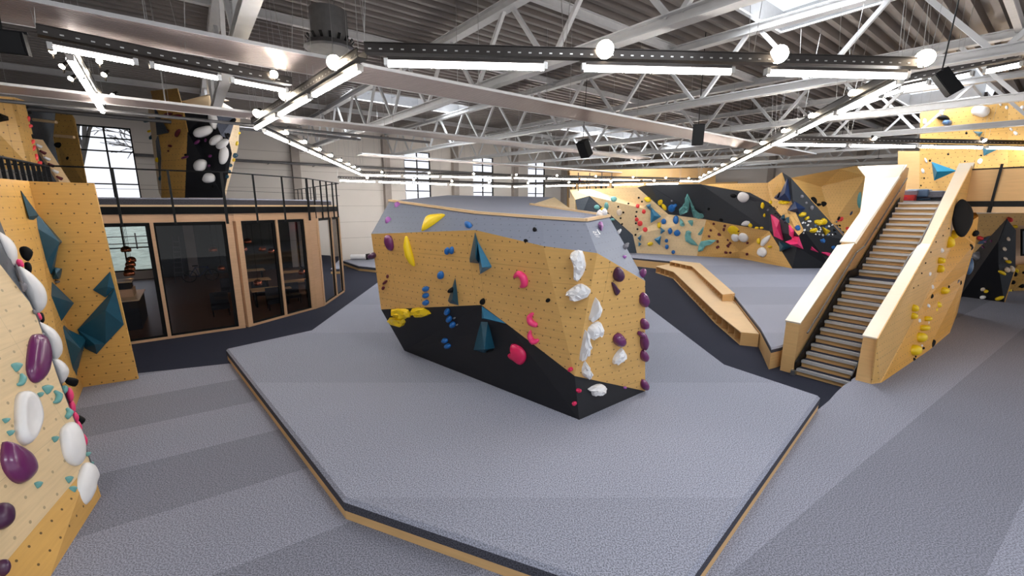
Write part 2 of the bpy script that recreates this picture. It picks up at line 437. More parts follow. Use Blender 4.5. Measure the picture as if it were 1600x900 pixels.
# window wall with openings
WIN = [(-.35, 1.95), (18.3, 20.6), (24.75, 27.0), (31.1, 33.35)]
b = MB(); edges = [S0] + [v for w in WIN for v in w] + [S1]
for i in range(0, len(edges), 2): b.box(edges[i], edges[i + 1], -.3, 0, 0, 9.9, WALLW)
for i, (a, c) in enumerate(WIN):
    b.box(a, c, -.3, 0, 8.65, 9.9, WALLW)
    b.box(a, c, -.3, 0, 0, .5 if i == 0 else 1.2, WALLW)
b.build('wall_windows', kind='structure')
for i, (a, c) in enumerate(WIN):
    z0 = .5 if i == 0 else 1.2; w = MB(); fr = .07
    for x in (a, (a + c) / 2 - fr / 2, c - fr): w.box(x, x + fr, -.2, -.1, z0, 8.65, BLK)
    zz = z0
    for z in [z0, 1.85, 3.15, 4.45, 5.5, 7.3, 8.0 if i == 0 else 7.9, 8.58]:
        if z >= z0: w.box(a, c, -.2, -.1, z, z + fr, BLK)
    fo = w.build('window_%d' % (i + 1), kind='structure')
    g = MB(); g.box(a, c, -.155, -.15, z0, 8.65, GLASS); g.build('window_pane', fo)
# horizontal joints of the wall panels and the columns
b = MB()
for z in (1.9, 3.1, 4.3, 5.5, 6.7, 7.9): b.box(2, 18.3, .002, .012, z, z + .02, WALLC)
b.build('trim_1', kind='structure')
b = MB()
for s in (-5, 3.9, 10.3, 16.7, 22.8, 29.3, 35.8): b.box(s - .25, s + .25, .0, .45, 0, 9.6, WALLC)
b.build('trim_2', kind='structure')
b = MB(); b.box(S1, S1 + .3, -.3, T1, 0, 10, WALLW); b.build('wall_right', kind='structure')
b = MB()
for t in (3, 9.4, 15.8, 22.2, 28.6): b.box(S1 - .45, S1, t - .25, t + .25, 0, 9.6, WALLC)
b.build('trim_3', kind='structure')
b = MB(); b.box(S0 - .3, S0, -.3, T1, 0, 10, WALLW); b.build('wall_left', kind='structure')
# timber cladding at the far corner
b = MB(); b.box(36.4, S1 - .5, .02, .12, 0, 8.0, PLAIN); b.box(S1 - .6, S1 - .5, .1, 13, 0, 6.6, PLAIN); b.build('wall_cladding', kind='structure')
# cable tray and pipe along the right wall and the window wall
for nm, s0, s1, t0, t1, z, lab in (('cable_tray', S1 - .6, S1 - .5, .5, 34, 8.0, 'long steel cable tray running high along the pale right-hand wall'),
                                   ('heating_pipe', 2.0, 36, .5, .6, 7.15, 'long dark pipe running under the roof along the window wall')):
    b = MB()
    if nm == 'cable_tray':
        b.box(s0, s1, t0, t1, z, z + .1, ALU); b.box(s0 - .4, s0 - .35, t0, t1, z, z + .1, ALU)
        for k in range(60): b.box(s0 - .4, s1, t0 + .5 * k, t0 + .5 * k + .05, z, z + .03, ALU)
    else:
        b.tube(R(s0, .55, z), R(s1, .55, z), .09, DSTEEL, 10)
        for k in range(12): b.box(s0 + 1 + k * 2.8, s0 + 1.06 + k * 2.8, 0, .65, z - .12, z - .09, DSTEEL)
    b.build(nm, label=lab, cat='pipe' if nm != 'cable_tray' else 'cable tray')
# corrugated roof deck with skylight openings
b = MB(); pt = .40; t = -.3
while t < T1:
    rows = [sg for a, c, sg in SKY_OPEN if t + pt > a and t < c]
    segs = [(S0, S1)]
    if rows:
        segs = []; x = S0
        for a, c in rows[0]: segs.append((x, a)); x = c
        segs.append((x, S1))
    pr = [(t, .2), (t + .19, .2), (t + .23, 0), (t + .36, 0), (t + .40, .2)]
    for a, c in segs:
        vs = [R(s, q, zdeck(q) + h) for s in (a, c) for q, h in pr]
        b.add(vs, [(i, i + 1, i + 6, i + 5) for i in range(4)], DECKM)
    t += pt
b.build('ceiling', kind='structure')
b = MB()
for t0, t1, segs in SKY_OPEN:
    for s0, s1 in segs:
        for a, c, d, e in ((s0 - .08, s1 + .08, t0 - .1, t0), (s0 - .08, s1 + .08, t1, t1 + .1), (s0 - .08, s0, t0, t1), (s1, s1 + .08, t0, t1)):
            b.box(a, c, d, e, zdeck(t0) - .05, zdeck(t0) + .5, STEEL)
        for k in range(1, int((s1 - s0) / 1.3)): b.box(s0 + k * 1.3, s0 + k * 1.3 + .05, t0, t1, zdeck(t0) + .3, zdeck(t0) + .36, STEEL)
b.build('trim_4', kind='structure')
# ------------------------------------------------------------------ roof trusses
def zb(t): return 8.1 - .03 * t
names = ['nearest the left edge', 'second from the left', 'third from the left', 'fourth from the left', 'fifth from the left', 'sixth from the left', 'seventh from the left', 'eighth from the left']
for k, s in enumerate((5.3, 10.8, 16.7, 22.2, 27.8, 33.4, 39.0, 44.6)):
    th = thing('roof_truss', R(s, 0, 0) + ZZ * zb(0), 'pale steel roof truss with V-shaped diagonals, %s under the deck' % names[k], 'roof truss', 'steel roof trusses')
    def chord(z_off, w, h, nm):
        m = MB(); p, q = R(s, .2, zb(0) + z_off), R(s, 38, zb(38) + z_off)
        m.beam(p + ZZ * (h / 2 - .012), q + ZZ * (h / 2 - .012), w, .024, STEEL); m.beam(p - ZZ * (h / 2 - .012), q - ZZ * (h / 2 - .012), w, .024, STEEL)
        m.beam(p, q, w * .12, h, STEEL); m.build(nm, th)
    chord(0, .24, .2, 'bottom_chord'); chord(1.62, .26, .22, 'top_chord')
    n = 12; L = 36.0 / n
    for i in range(n):
        tc_ = 1.8 + i * L
        for sg in (-1, 1):
            m = MB(); m.beam(R(s, tc_ + sg * .12, zb(tc_) + .08), R(s, tc_ + sg * (L / 2 - .15), zb(tc_) + 1.55), .09, .09, STEEL); m.build('diagonal', th)
# roof beams (purlins) running the other way
for k, t in enumerate((2.2, 7.4, 15.0, 19.5, 24.8, 31.5)):
    m = MB(); z = zdeck(t) - .16
    p, q = R(S0 + .5, t, z), R(S1 - .7, t, z)
    m.beam(p, q, .03, .22, STEEL); m.beam(p + ZZ * .1, q + ZZ * .1, .14, .02, STEEL); m.beam(p - ZZ * .1, q - ZZ * .1, .14, .02, STEEL)
    m.build('roof_beam', label='pale steel roof beam lying across the tops of the roof trusses, directly under the corrugated deck', cat='beam', group='steel beams across the trusses')
# ------------------------------------------------------------------ ribbed heating panels
def rib_panel(s0, s1, t0, t1, z, label):
    th = thing('radiant_heater', R((s0 + s1) / 2, (t0 + t1) / 2, z), label, 'heating panel', 'ribbed radiant panels under the roof')
    n = 16; w = (t1 - t0) / n; vs = []; fs = []
    for i in range(n):
        for q, h in ((t0 + w * i, 0), (t0 + w * i + .2 * w, .03), (t0 + w * i + .4 * w, 0)):
            vs += [R(s0, q, z + h), R(s1, q, z + h)]
    vs += [R(s0, t1, z), R(s1, t1, z)]; k = len(vs) // 2
    fs = [(2 * i, 2 * i + 1, 2 * i + 3, 2 * i + 2) for i in range(k - 1)]
    m = MB().add(vs, fs, PANELM); m.box(s0, s1, t0, t1, z + .03, z + .05, DSTEEL); m.build('ribbed_sheet', th)
    m = MB()
    m.box(s0, s1, t0 - .02, t0, z - .01, z + .05, STEEL); m.box(s0, s1, t1, t1 + .02, z - .01, z + .05, STEEL)
    m.box(s0, s0 + .03, t0, t1, z - .01, z + .05, STEEL); m.box(s1 - .03, s1, t0, t1, z - .01, z + .05, STEEL)
    m.build('edge_rail', th)
    s = s0 + 1
    while s < s1:
        for q in (t0 + .1, t1 - .1): MB().tube(R(s, q, z + .08), R(s, q, zdeck(q)), .006, ALU, 4).build('hanger', th)
        s += 3.0
rib_panel(-6, 31.1, 23.1, 24.3, 7.0, 'long ribbed metal heating panel nearest the camera, its end by the black speaker')
rib_panel(-6, 24.5, 17.9, 18.9, 6.85, 'long ribbed metal heating panel behind the nearer one, ending over the central boulder')
rib_panel(12, 42, 8.2, 9.2, 7.1, 'long ribbed metal heating panel farthest away, over the rear of the hall')
for i, (t, z, s1) in enumerate(((17.45, 6.75, 12), (12.2, 7.4, 11))):
    m = MB(); m.tube(R(-6, t, z), R(s1, t, z), .07 if i else .045, DSTEEL, 10)
    s = -4
    while s < s1: m.tube(R(s, t, z), R(s, t, zdeck(t)), .006, ALU, 4); s += 4
    m.build('heating_pipe', label=('thin steel pipe hanging just beyond the middle ribbed panel at left', 'thicker steel pipe hanging over the mezzanine at left')[i], cat='pipe')
# ------------------------------------------------------------------ lamps: dark rails carrying tubes and spots
def lamp_run(P, Q, ntube, spots, rail_label, group, tube_labels=None, spot_labels=None, tw=.11, gap=.12, sr=.07, tr=.048, side=0):
    P = Vector(P); Q = Vector(Q); d = (Q - P); L = d.length; d = d / L; sd = d.cross(ZZ).normalized()
    th = thing('lighting_rail', (P + Q) / 2, rail_label, 'lighting rail', None)
    m = MB(); m.frame((P + Q) / 2 + ZZ * .06, d * (L / 2), sd * .075, ZZ * .006, TRACKM)
    for e in (-1, 1):
        m.frame((P + Q) / 2 + sd * .075 * e + ZZ * .12, d * (L / 2), sd * .005, ZZ * .065, TRACKM)
        m.frame((P + Q) / 2 + sd * .085 * e + ZZ * .185, d * (L / 2), sd * .014, ZZ * .005, TRACKM)
    k = int(L / .16)
    for i in range(k): m.frame(P + d * (.08 + i * .16) - sd * .083 * (1 if sd.y > 0 else -1) + ZZ * .10, d * .022, sd * .002, ZZ * .009, ALU)
    m.build('tray', th)
    n = max(2, int(L / 2.4))
    for i in range(n + 1):
        p = P + d * (L * i / n)
        for e in (-1, 1): MB().tube(p + sd * .06 * e + ZZ * .18, Vector((p.x + sd.x * .25 * e + d.x * .2 * e, p.y, 9.3)), .005, ALU, 4).build('suspension_wire', th)
    l = L / ntube
    for i in range(ntube):
        a = P + d * (l * i + gap); c = P + d * (l * (i + 1) - gap); mid = (a + c) / 2
        lb = tube_labels[i] if tube_labels else 'lit white tube, ' + group
        tt = thing('tube_light', mid - ZZ * .08, lb, 'tube light', group)
        h = (c - a).length / 2
        m = MB(); m.frame(mid - ZZ * .01, d * h, sd * .045, ZZ * .025, TRACKM)
        for e in (-1, 1): m.frame(mid + d * (h + .02) * e - ZZ * .06, d * .03, sd * .05, ZZ * .05, ALU)
        m.build('housing', tt)
        m = MB(); m.tube(a - ZZ * .075, c - ZZ * .075, tr, TUBE, 10); m.build('diffuser', tt)
    for i, q in enumerate(spots):
        tow = sd * (1 if sd.dot(-P) > 0 else -1)
        p = P + d * (L * q) + (tow * .11 - ZZ * .07 if not side else sd * side * (1 if i % 2 else -1))
        if len(spots) and spot_labels: lb = spot_labels[i]
        else: lb = 'small lit spotlight clipped on a rail, ' + group.replace('tube lights', 'spotlights')
        tt = thing('spotlight', p + ZZ * .2, lb, 'spotlight', group.replace('tube lights', 'spotlights'))
        aim = (Vector((.0, -.75, -.65)) if p.y > 9 else Vector((-p.x * .12, -.9, -.42))).normalized()
        c = p + ZZ * .24
        m = MB(); m.tube(c - aim * .14, c + aim * .02, sr * .6, TRACKM, 14, sr); m.build('housing', tt)
        m = MB(); m.tube(c + aim * .018, c + aim * .035, sr * .98, SPOT, 16); m.build('lens', tt)
        m = MB(); m.beam(p + ZZ * .1, c - aim * .05, .02, .03, TRACKM); m.build('bracket', tt)
ZL = 6.5
A_ = onz(572, 90, ZL); B_ = onz(1443, 112, ZL); C_ = onz(1092, 282, 6.35); D_ = onz(566, 272, 6.42); E_ = onz(398, 197, ZL)
lamp_run(A_, B_, 3, [.40, .71, .985], 'dark perforated lighting rail running left to right, the nearest one', 'tube lights on the nearest run',
         ['left of the three lit tube lights on the nearest dark rail', 'middle of the three lit tube lights on the nearest dark rail', 'right of the three lit tube lights on the nearest dark rail'],
         ['lit spotlight in the middle of the nearest rail, between two tubes', 'lit spotlight on the right part of the nearest rail', 'lit spotlight at the right-hand end of the nearest rail'], gap=.32, sr=.135)
lamp_run(A_ + Vector((-.12, .2, 0)), E_, 3, [.12, .52, .86], 'dark lighting rail slanting from the nearest rail down to the left', 'tube lights on the short slanting run at left',
         ['upper lit tube light on the short slanting rail at left', 'middle lit tube light on the short slanting rail at left', 'lower lit tube light on the short slanting rail at left'],
         ['lit spotlight at the upper end of the short slanting rail', 'lit spotlight halfway down the short slanting rail', 'lit spotlight near the lower end of the short slanting rail'], gap=.15, sr=.12)
lamp_run(E_ + Vector((.05, .3, 0)), D_, 8, [.1, .22, .34, .46, .58, .7, .8, .9], 'lighting rail receding from the left corner of the lamp loop to the window wall', 'tube lights on the receding left run')
lamp_run(D_, C_, 10, [.05, .17, .29, .41, .53, .65, .77, .88, .96], 'lighting rail across the far end of the lamp loop, the upper of two', 'tube lights on the upper far run')
lamp_run(B_ + Vector((-.1, .25, 0)), C_, 11, [.06, .14, .22, .31, .4, .5, .6, .69, .78, .87, .95], 'lighting rail receding from the right end of the nearest rail', 'tube lights on the receding right run')
lamp_run(onz(528, 280, 5.95), onz(800, 290, 5.75), 5, [.15, .4, .62, .85], 'lighting rail hanging lower at the far end, left half', 'tube lights on the lower far run at left')
lamp_run(onz(800, 290, 5.75), onz(1062, 285, 5.9), 5, [.1, .35, .6, .85], 'lighting rail hanging lower at the far end, right half', 'tube lights on the lower far run at right')
lamp_run(onz(1212, 222, ZL), onz(1640, 229, ZL), 4, [.33, .73], 'dark lighting rail running off to the right above the stairs', 'tube lights above the stairs')
lamp_run(onz(60, 62, 6.6), onz(455, 138, 6.6), 3, [.9], 'dark lighting rail beneath the nearest ribbed panel at left', 'tube lights beneath the ribbed panel at left', tr=.028)
lamp_run(onz(1400, 135, 7.2), onz(1610, 92, 7.2), 3, [.95], 'blue-grey lighting rail high up at the right edge', 'tube lights high at the right edge')
lamp_run(onz(1250, 195, 7.3), onz(1450, 120, 7.3), 4, [], 'lighting rail high behind the receding right rail', 'tube lights high behind the right run')
lamp_run(onz(107, 82, 6.85), onz(160, 170, 6.85), 4, [.2, .24, .4, .44, .6, .85, .9], 'white lamp bar with spots hung over the left mezzanine', 'tube lights over the left mezzanine', side=.3, tr=.06, sr=.05)
# ------------------------------------------------------------------ roof-hung equipment
t = thing('air_diffuser', onz(517, 78, 8.0), 'round grey swirl air diffuser hanging from the roof near the left lamp corner', 'air diffuser')
c = LOC[t.name]
m = MB(); m.tube(c + ZZ * .12, c + ZZ * .85, .42, DSTEEL, 28); m.build('drum', t)
m = MB(); m.tube(c + ZZ * .0, c + ZZ * .12, .60, DSTEEL, 32, .5); m.tube(c - ZZ * .03, c, .52, DSTEEL, 32, .60); m.build('rim', t)
for i in range(16):
    a = 2 * math.pi * i / 16; e = Vector((math.cos(a), math.sin(a), 0))
    MB().beam(c + e * .44 + ZZ * .12, c + e * .54 + ZZ * .24, .06, .02, RAILM).build('swirl_vane', t)
for e in ((.4, 0), (-.4, 0), (0, .4)): MB().tube(c + Vector((e[0], e[1], .8)), c + Vector((e[0], e[1], 1.9)), .008, ALU, 5).build('hanger', t)
def speaker(name, c, w, h, dp, tiltdir, label, hang=True, tilt=.3):
    t = thing(name, c, label, 'loudspeaker'); c = Vector(c)
    f = Vector(tiltdir).normalized(); sd = f.cross(ZZ).normalized(); up = (ZZ * math.cos(tilt) + f * math.sin(tilt)).normalized(); fw = sd.cross(up) * -1
    m = MB(); vs = []
    for k, (ww, ff) in enumerate(((w * .5, .5), (w * .36, -.5))):
        for i in (-1, 1):
            for j in (-1, 1): vs.append(c + sd * ww * i + up * h * .5 * j + fw * dp * ff)
    m.add(vs, [(0, 1, 3, 2), (4, 6, 7, 5), (0, 4, 5, 1), (2, 3, 7, 6), (0, 2, 6, 4), (1, 5, 7, 3)], COL['black']); m.build('cabinet', t)
    m = MB(); m.frame(c + fw * (dp * .5 + .008), sd * w * .45, up * h * .46, fw * .008, RAILM); m.build('grille', t)
    if hang:
        m = MB(); m.tube(c + up * h * .4, Vector((c.x, c.y, 9.3)), .012, RAILM, 6); m.beam(c + up * h * .5 - sd * w * .5, c + up * h * .5 + sd * w * .5, .03, .03, RAILM); m.build('mounting_bracket', t)
speaker('loudspeaker', onY(1090, 211, 13.5), .33, .6, .32, (-.3, -1, 0), 'black loudspeaker hanging at the end of the nearest ribbed panel', tilt=.1)
speaker('loudspeaker', onY(914, 232, 17), .42, .62, .35, (-.9, -.7, 0), 'black tilted loudspeaker hanging over the rear of the central boulder', tilt=.55)
speaker('loudspeaker', onY(1481, 128, 8.5), .26, .5, .2, (-.7, .4, 0), 'dark tilted loudspeaker hanging at upper right beside a roof opening', tilt=.6)
speaker('loudspeaker', onY(8, 66, 6.2), .5, .28, .3, (.5, -1, 0), 'black loudspeaker at the upper left edge', tilt=.2)
for i, (x, y, Y) in enumerate(((1175, 170, 20), (1313, 233, 24), (1372, 248, 27), (1233, 230, 22))):
    m = MB(); c = onY(x, y, Y); m.tube(c, c + ZZ * .05, .22, RAILM, 14, .05); m.tube(c + ZZ * .05, Vector((c.x, c.y, 9.2)), .01, RAILM, 5)
    m.build('pendant_disc', label='small flat dark disc hanging on a rod below the roof over the rear right', cat='pendant', group='flat discs on rods at right')
# warm lamp added out of view to brighten the walls below the right platform
t = thing('added_lamp', R(22, 36.5, 3.9), 'added unseen warm round lamp beneath the right platform, outside the right image edge', 'added lamp'); c = LOC[t.name]
MB().tube(c + ZZ * .05, c + ZZ * .2, .2, RAILM, 16).build('lamp_body', t); MB().tube(c, c + ZZ * .05, .17, emitmat('warm_lamp_glow', (255, 190, 110), 8), 16).build('lamp_lens', t)
ld = bpy.data.lights.new('added_lamp_light', 'POINT'); ld.energy = 260; ld.color = (1.0, .68, .38); ld.shadow_soft_size = .25
lo = bpy.data.objects.new('added_lamp_light', ld); link(lo); lo.location = c - ZZ * .1
# ------------------------------------------------------------------ mats
def mat_block(name, poly, z0, z1, label, fabric, wf=.45, wood=True):
    t = thing(name, Vector((sum(p[0] for p in poly) / len(poly), sum(p[1] for p in poly) / len(poly), z0)), label, 'floor mat')
    n = len(poly); c = Vector((sum(p[0] for p in poly) / n, sum(p[1] for p in poly) / n))
    inset = [Vector((p[0], p[1])) + (c - Vector((p[0], p[1]))).normalized() * .05 for p in poly]
    zs = z0 + (z1 - z0) * wf if wood else z0
    m = MB(); vs = [(p.x, p.y, z1) for p in inset] + [(p[0], p[1], z1 - .045) for p in poly] + [(p[0], p[1], zs) for p in poly]
    ar = sum(poly[i][0] * poly[(i + 1) % n][1] - poly[(i + 1) % n][0] * poly[i][1] for i in range(n))
    idx = list(range(n)) if ar > 0 else list(range(n))[::-1]
    m.add(vs, [idx], fabric)
    m.add(vs, [(idx[i], idx[(i + 1) % n], idx[(i + 1) % n] + n, idx[i] + n)[::-1] for i in range(n)], fabric)
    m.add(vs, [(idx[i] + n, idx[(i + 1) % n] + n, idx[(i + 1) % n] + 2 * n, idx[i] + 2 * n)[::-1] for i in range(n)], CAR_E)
    m.build('carpet_cover', t)
    if wood:
        m = MB(); q = [Vector((p[0], p[1])) + (c - Vector((p[0], p[1]))).normalized() * .012 for p in poly]
        m.prism([(p.x, p.y) for p in q], z0, zs, PLAIN); m.build('plywood_base', t)
    return t
hexa = [onz(*p, .6) for p in ((353, 545), (485, 516), (590, 441), (760, 400), (1008, 475), (1135, 570), (1282, 619), (1078, 905), (1000, 940), (880, 896), (537, 780))]
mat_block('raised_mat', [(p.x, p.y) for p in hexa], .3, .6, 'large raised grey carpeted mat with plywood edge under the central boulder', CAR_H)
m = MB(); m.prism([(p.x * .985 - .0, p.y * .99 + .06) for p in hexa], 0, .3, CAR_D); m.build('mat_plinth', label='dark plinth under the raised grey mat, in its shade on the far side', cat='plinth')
low = [R(-6, 19.2), Vector((-9.14, 9.64, 0)), Vector((-7.37, 10.28, 0)), Vector((-4.5, 9.2, 0)), Vector((4.6, 7.0, 0)), onz(1284, 640, .3), onz(1300, 627, .3), onz(1312, 613, .3), onz(1322, 603, .3), onz(1336, 594, .3), R(16.15, 30.6), R(22, 30.6), R(46, 30.6), R(46, 39.8), R(-6, 39.8)]
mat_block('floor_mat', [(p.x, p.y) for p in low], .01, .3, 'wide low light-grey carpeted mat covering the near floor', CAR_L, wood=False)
rm = [Vector((6.88, 10.6, 0)), Vector((7.66, 12.42, 0)), Vector((9.38, 17.3, 0)), Vector((12.15, 26.8, 0)), Vector((10.75, 28.5, 0)), Vector((9.15, 30.1, 0)), Vector((7.4, 31.7, 0)), Vector((7.2, 36, 0)), Vector((24, 38, 0)), R(42, 24), R(26, 28.9), R(16.5, 28.9)]
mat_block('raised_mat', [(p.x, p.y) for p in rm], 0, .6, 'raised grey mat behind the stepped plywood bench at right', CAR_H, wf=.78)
lm = [onz(*p, .35) for p in ((536, 407), (560, 415), (590, 418), (640, 418), (680, 400), (640, 392))]
mat_block('floor_mat', [(p.x, p.y) for p in lm], 0, .35, 'small grey floor mat by the pale far wall, seen left of the boulder', CAR_H)
m = MB(); p = onz(572, 406, .35); q = onz(595, 402, .35); m.tube(p + ZZ * .22, q + ZZ * .22, .22, RAILM, 12); m.tube(p + ZZ * .22 + Vector((-1.1, 0, 0)), p + ZZ * .22, .2, COL['white'], 12); m.build('rolled_mat', label='dark rolled mat with a white end lying on the small far mat', cat='rolled mat')
# ------------------------------------------------------------------ cubby benches
def bench(label, front, back, z0, z1, step, capend):
    t = thing('cubby_bench', Vector((front[0].x, front[0].y, z0)), label, 'bench')
    poly = [(p.x, p.y) for p in front] + [(p.x, p.y) for p in back[::-1]]
    m = MB(); m.prism(poly, z1 - .03, z1, PLAIN_P); m.build('bench_top', t)
    m = MB(); m.prism(poly, z0, z0 + .02, PLAIN); m.build('bottom_board', t)
    allc = []
    for i in range(len(front) - 1):
        a, c = Vector((front[i].x, front[i].y, 0)), Vector((front[i + 1].x, front[i + 1].y, 0)); L = (c - a).length; n = max(1, round(L / step))
        d = (c - a).normalized(); inn = Vector((-d.y, d.x, 0))
        bm_ = Vector((back[min(i, len(back) - 1)].x, back[min(i, len(back) - 1)].y, 0))
        if inn.dot(Vector((14, 22, 0)) - a) < 0: inn = -inn
        for k in range(n + (1 if i == len(front) - 2 else 0)):
            p = a + d * (L * k / n)
            mm = MB(); mm.frame(p + inn * .2 + ZZ * ((z0 + z1) / 2), inn * .17, d * .012, ZZ * ((z1 - z0) / 2 - .025), PLAIN); mm.build('divider', t)
        mm = MB(); mm.frame((a + c) / 2 + inn * .42 + ZZ * ((z0 + z1) / 2), d * L / 2, inn * .01, ZZ * ((z1 - z0) / 2 - .025), PLAIN); mm.build('back_board', t)
    a, c = Vector((front[-1].x, front[-1].y, 0)), Vector((back[-1].x, back[-1].y, 0))
    mm = MB(); d = (c - a).normalized(); mm.frame((a + c) / 2 + ZZ * ((z0 + z1) / 2), d * ((c - a).length / 2), d.cross(ZZ) * .015, ZZ * (z1 - z0) / 2, PLAIN); mm.build('end_panel', t)
    return t
fr = [Vector(p + (0,)) for p in ((9.45, 27.3), (9.72, 24.95), (7.58, 15.1), (7.18, 12.63))]
bk = [Vector(p + (0,)) for p in ((10.7, 28.4), (12.1, 26.8), (9.34, 17.3), (7.64, 12.45))]
bench('lower plywood bench with open cubbies, on the dark floor by the right mat', fr, bk, .0, .42, .58, True)
fr2 = [Vector(p + (0,)) for p in ((10.45, 27.6), (11.0, 25.4), (8.74, 17.0))]
bk2 = [Vector(p + (0,)) for p in ((10.9, 28.2), (12.1, 26.8), (9.36, 17.25))]
bench('upper plywood bench with open cubbies, standing on the lower cubby bench', fr2, bk2, .42, .70, .58, True)
# ------------------------------------------------------------------ staircase
TS0, TS1 = 29.4, 30.5
st = thing('staircase', R(16.3, 30, 0), 'straight plywood staircase with metal nosings climbing to the upper platform', 'staircase')
def step_s(k): return 16.3 + .27 * (k - 1) + (.55 if k > 13 else 0)
RISE = .17
for k in range(1, 27):
    s = step_s(k); z = RISE * k; dep = .82 if k == 13 else .27
    m = MB(); m.box(s + .02, s + dep + .04, TS0, TS1, z - .035, z - .004, PLAIN); m.box(s + .0, s + dep, TS0, TS1, z - .004, z, CAR_D); m.build('tread', st)
    m = MB(); m.box(s + .03, s + .05, TS0, TS1, z - RISE, z - .035, PLAIN); m.build('riser', st)
    m = MB(); m.box(s - .025, s + .07, TS0, TS1, z, z + .008, NOSE); m.box(s - .03, s - .02, TS0, TS1, z - .06, z + .008, NOSE)
    for q in range(3): m.box(s - .012 + q * .018, s - .006 + q * .018, TS0, TS1, z + .006, z + .010, DSTEEL)
    m.build('nosing', st)
SEND = step_s(26) + .25
for tt in (TS0 - .04, TS1 + .02):
    m = MB(); k = 1
    vs = [R(16.3, tt, 0), R(16.6, tt, 0), R(19.9, tt, 2.0), R(20.5, tt, 2.0), R(SEND, tt, 4.1), R(SEND, tt, 4.6), R(20.2, tt, 2.45), R(19.5, tt, 2.42), R(16.25, tt, .35)]
    vs2 = [v + V * -.02 for v in vs]; n = len(vs)
    m.add(vs + vs2, [tuple(range(n)), tuple(range(n, 2 * n))[::-1]] + [(i, (i + 1) % n, (i + 1) % n + n, i + n) for i in range(n)], RAILM); m.build('string', st)
m = MB(); m.box(16.2, 16.6, TS0 - .1, TS0, 0, .12, ALU); m.build('foot_bracket', st)
def balustrade(t0, t1, label, side_pts, walls=None, wide=None):
    """solid plywood side wall: outline in (s, z), thickness t0..t1"""
    t = thing('stair_wall', R(16.3, (t0 + t1) / 2, 0), label, 'stair wall')
    n = len(side_pts); a = [R(s, t0, z) for s, z in side_pts]; b_ = [R(s, t1, z) for s, z in side_pts]
    m = MB(); m.add(a, [tuple(range(n))], PLAIN); m.add(b_, [tuple(range(n))[::-1]], PLAIN)
    m.add(a + b_, [(i, i + n, (i + 1) % n + n, (i + 1) % n) for i in range(n)], PLAIN); m.build('panel', t)
    return t
rt = [(16.2, .0), (16.3, 1.36), (20.3, 3.16), (20.75, 3.22), (24.2, 5.62), (24.5, 5.62), (24.5, 4.1), (20, 1.6), (18, 0)]
wr = balustrade(30.62, 30.92, 'right-hand plywood wall of the staircase with a pale sloping cap', rt)
m = MB()
cap = [(16.28, 1.36), (20.3, 3.18), (20.75, 3.24), (24.2, 5.64)]
for i in range(3):
    (s0, z0), (s1, z1) = cap[i], cap[i + 1]
    m.add([R(s0, 30.6, z0 + .015), R(s0, 30.94, z0 + .015), R(s1, 30.94, z1 + .015), R(s1, 30.6, z1 + .015)], [(0, 1, 2, 3)], CAPW)
    m.add([R(s0, 30.6, z0 - .02), R(s0, 30.94, z0 - .02), R(s1, 30.94, z1 - .02), R(s1, 30.6, z1 - .02), R(s0, 30.6, z0 + .015), R(s0, 30.94, z0 + .015), R(s1, 30.94, z1 + .015), R(s1, 30.6, z1 + .015)], [(0, 1, 5, 4), (1, 2, 6, 5), (2, 3, 7, 6), (3, 0, 4, 7)], CAPW)
m.build('cap', wr)
wl = balustrade(29.02, 29.33, 'left-hand plywood wall of the staircase whose pale cap widens towards the top', [(16.3, 0), (16.3, 1.33), (19.45, 3.08), (19.72, 3.19), (24.15, 5.62), (24.6, 5.62), (24.6, 4.1), (20, 1.6), (18, 0)])
def capface(pts, nm, mt, parent):
    MB().shell([pts], .05, mt).build(nm, parent)
k0, k1 = onpl(1310, 378.5, *plane3(R(16.3, 29.33, 1.37), R(16.3, 29.02, 1.37), R(19.75, 29.33, 3.24))), None
pA, pB, pC, pD = R(16.28, 29.35, 1.38), R(16.28, 29.0, 1.38), R(19.45, 29.0, 3.16), R(19.7, 29.35, 3.24)
capface([pA, pB, pC, pD], 'lower_cap', CAPW, wl)
q1, q2 = att(1414, 257, 29.35), R(23.4, 29.35, 5.30)
top = [pD, pC, ats(1342, 345, 22.3), ats(1352, 275, 24.6), ats(1340, 260, 24.9), q1]
capface([pD, att(1323, 376, 28.95), ats(1342, 345, 21.6), q2], 'upper_cap', CAPW, wl)
capface([R(19.7, 29.35, 3.26), R(19.7, 28.98, 3.26), R(24.15, 28.98, 5.70), R(24.15, 29.35, 5.70)], 'upper_cap', CAPW, wl)
capface([ats(1342, 345, 21.6), ats(1352, 275, 23.4), ats(1340, 260, 24.0), q1, q2], 'upper_cap', CAPW, wl)
for tt, lab in ((29.40, 'long metal handrail on the left-hand stair wall'), (30.56, 'long metal handrail on the right-hand stair wall')):
    t = thing('handrail', R(16.5, tt, 1), lab, 'handrail')
    pts = [(16.7, 1.05), (19.8, 2.95), (20.5, 3.1), (24.2, 5.25)]
    m = MB()
    for i in range(3): m.tube(R(pts[i][0], tt, pts[i][1]), R(pts[i + 1][0], tt, pts[i + 1][1]), .022, DSTEEL, 10)
    m.build('rail', t)
    for s, z in ((17.4, 1.37), (19.4, 2.6), (21.6, 3.62), (23.6, 4.8)):
        m = MB(); e = -.06 if tt < 30 else .06; m.tube(R(s, tt, z), R(s, tt + e, z - .05), .01, DSTEEL, 6); m.build('bracket', t)
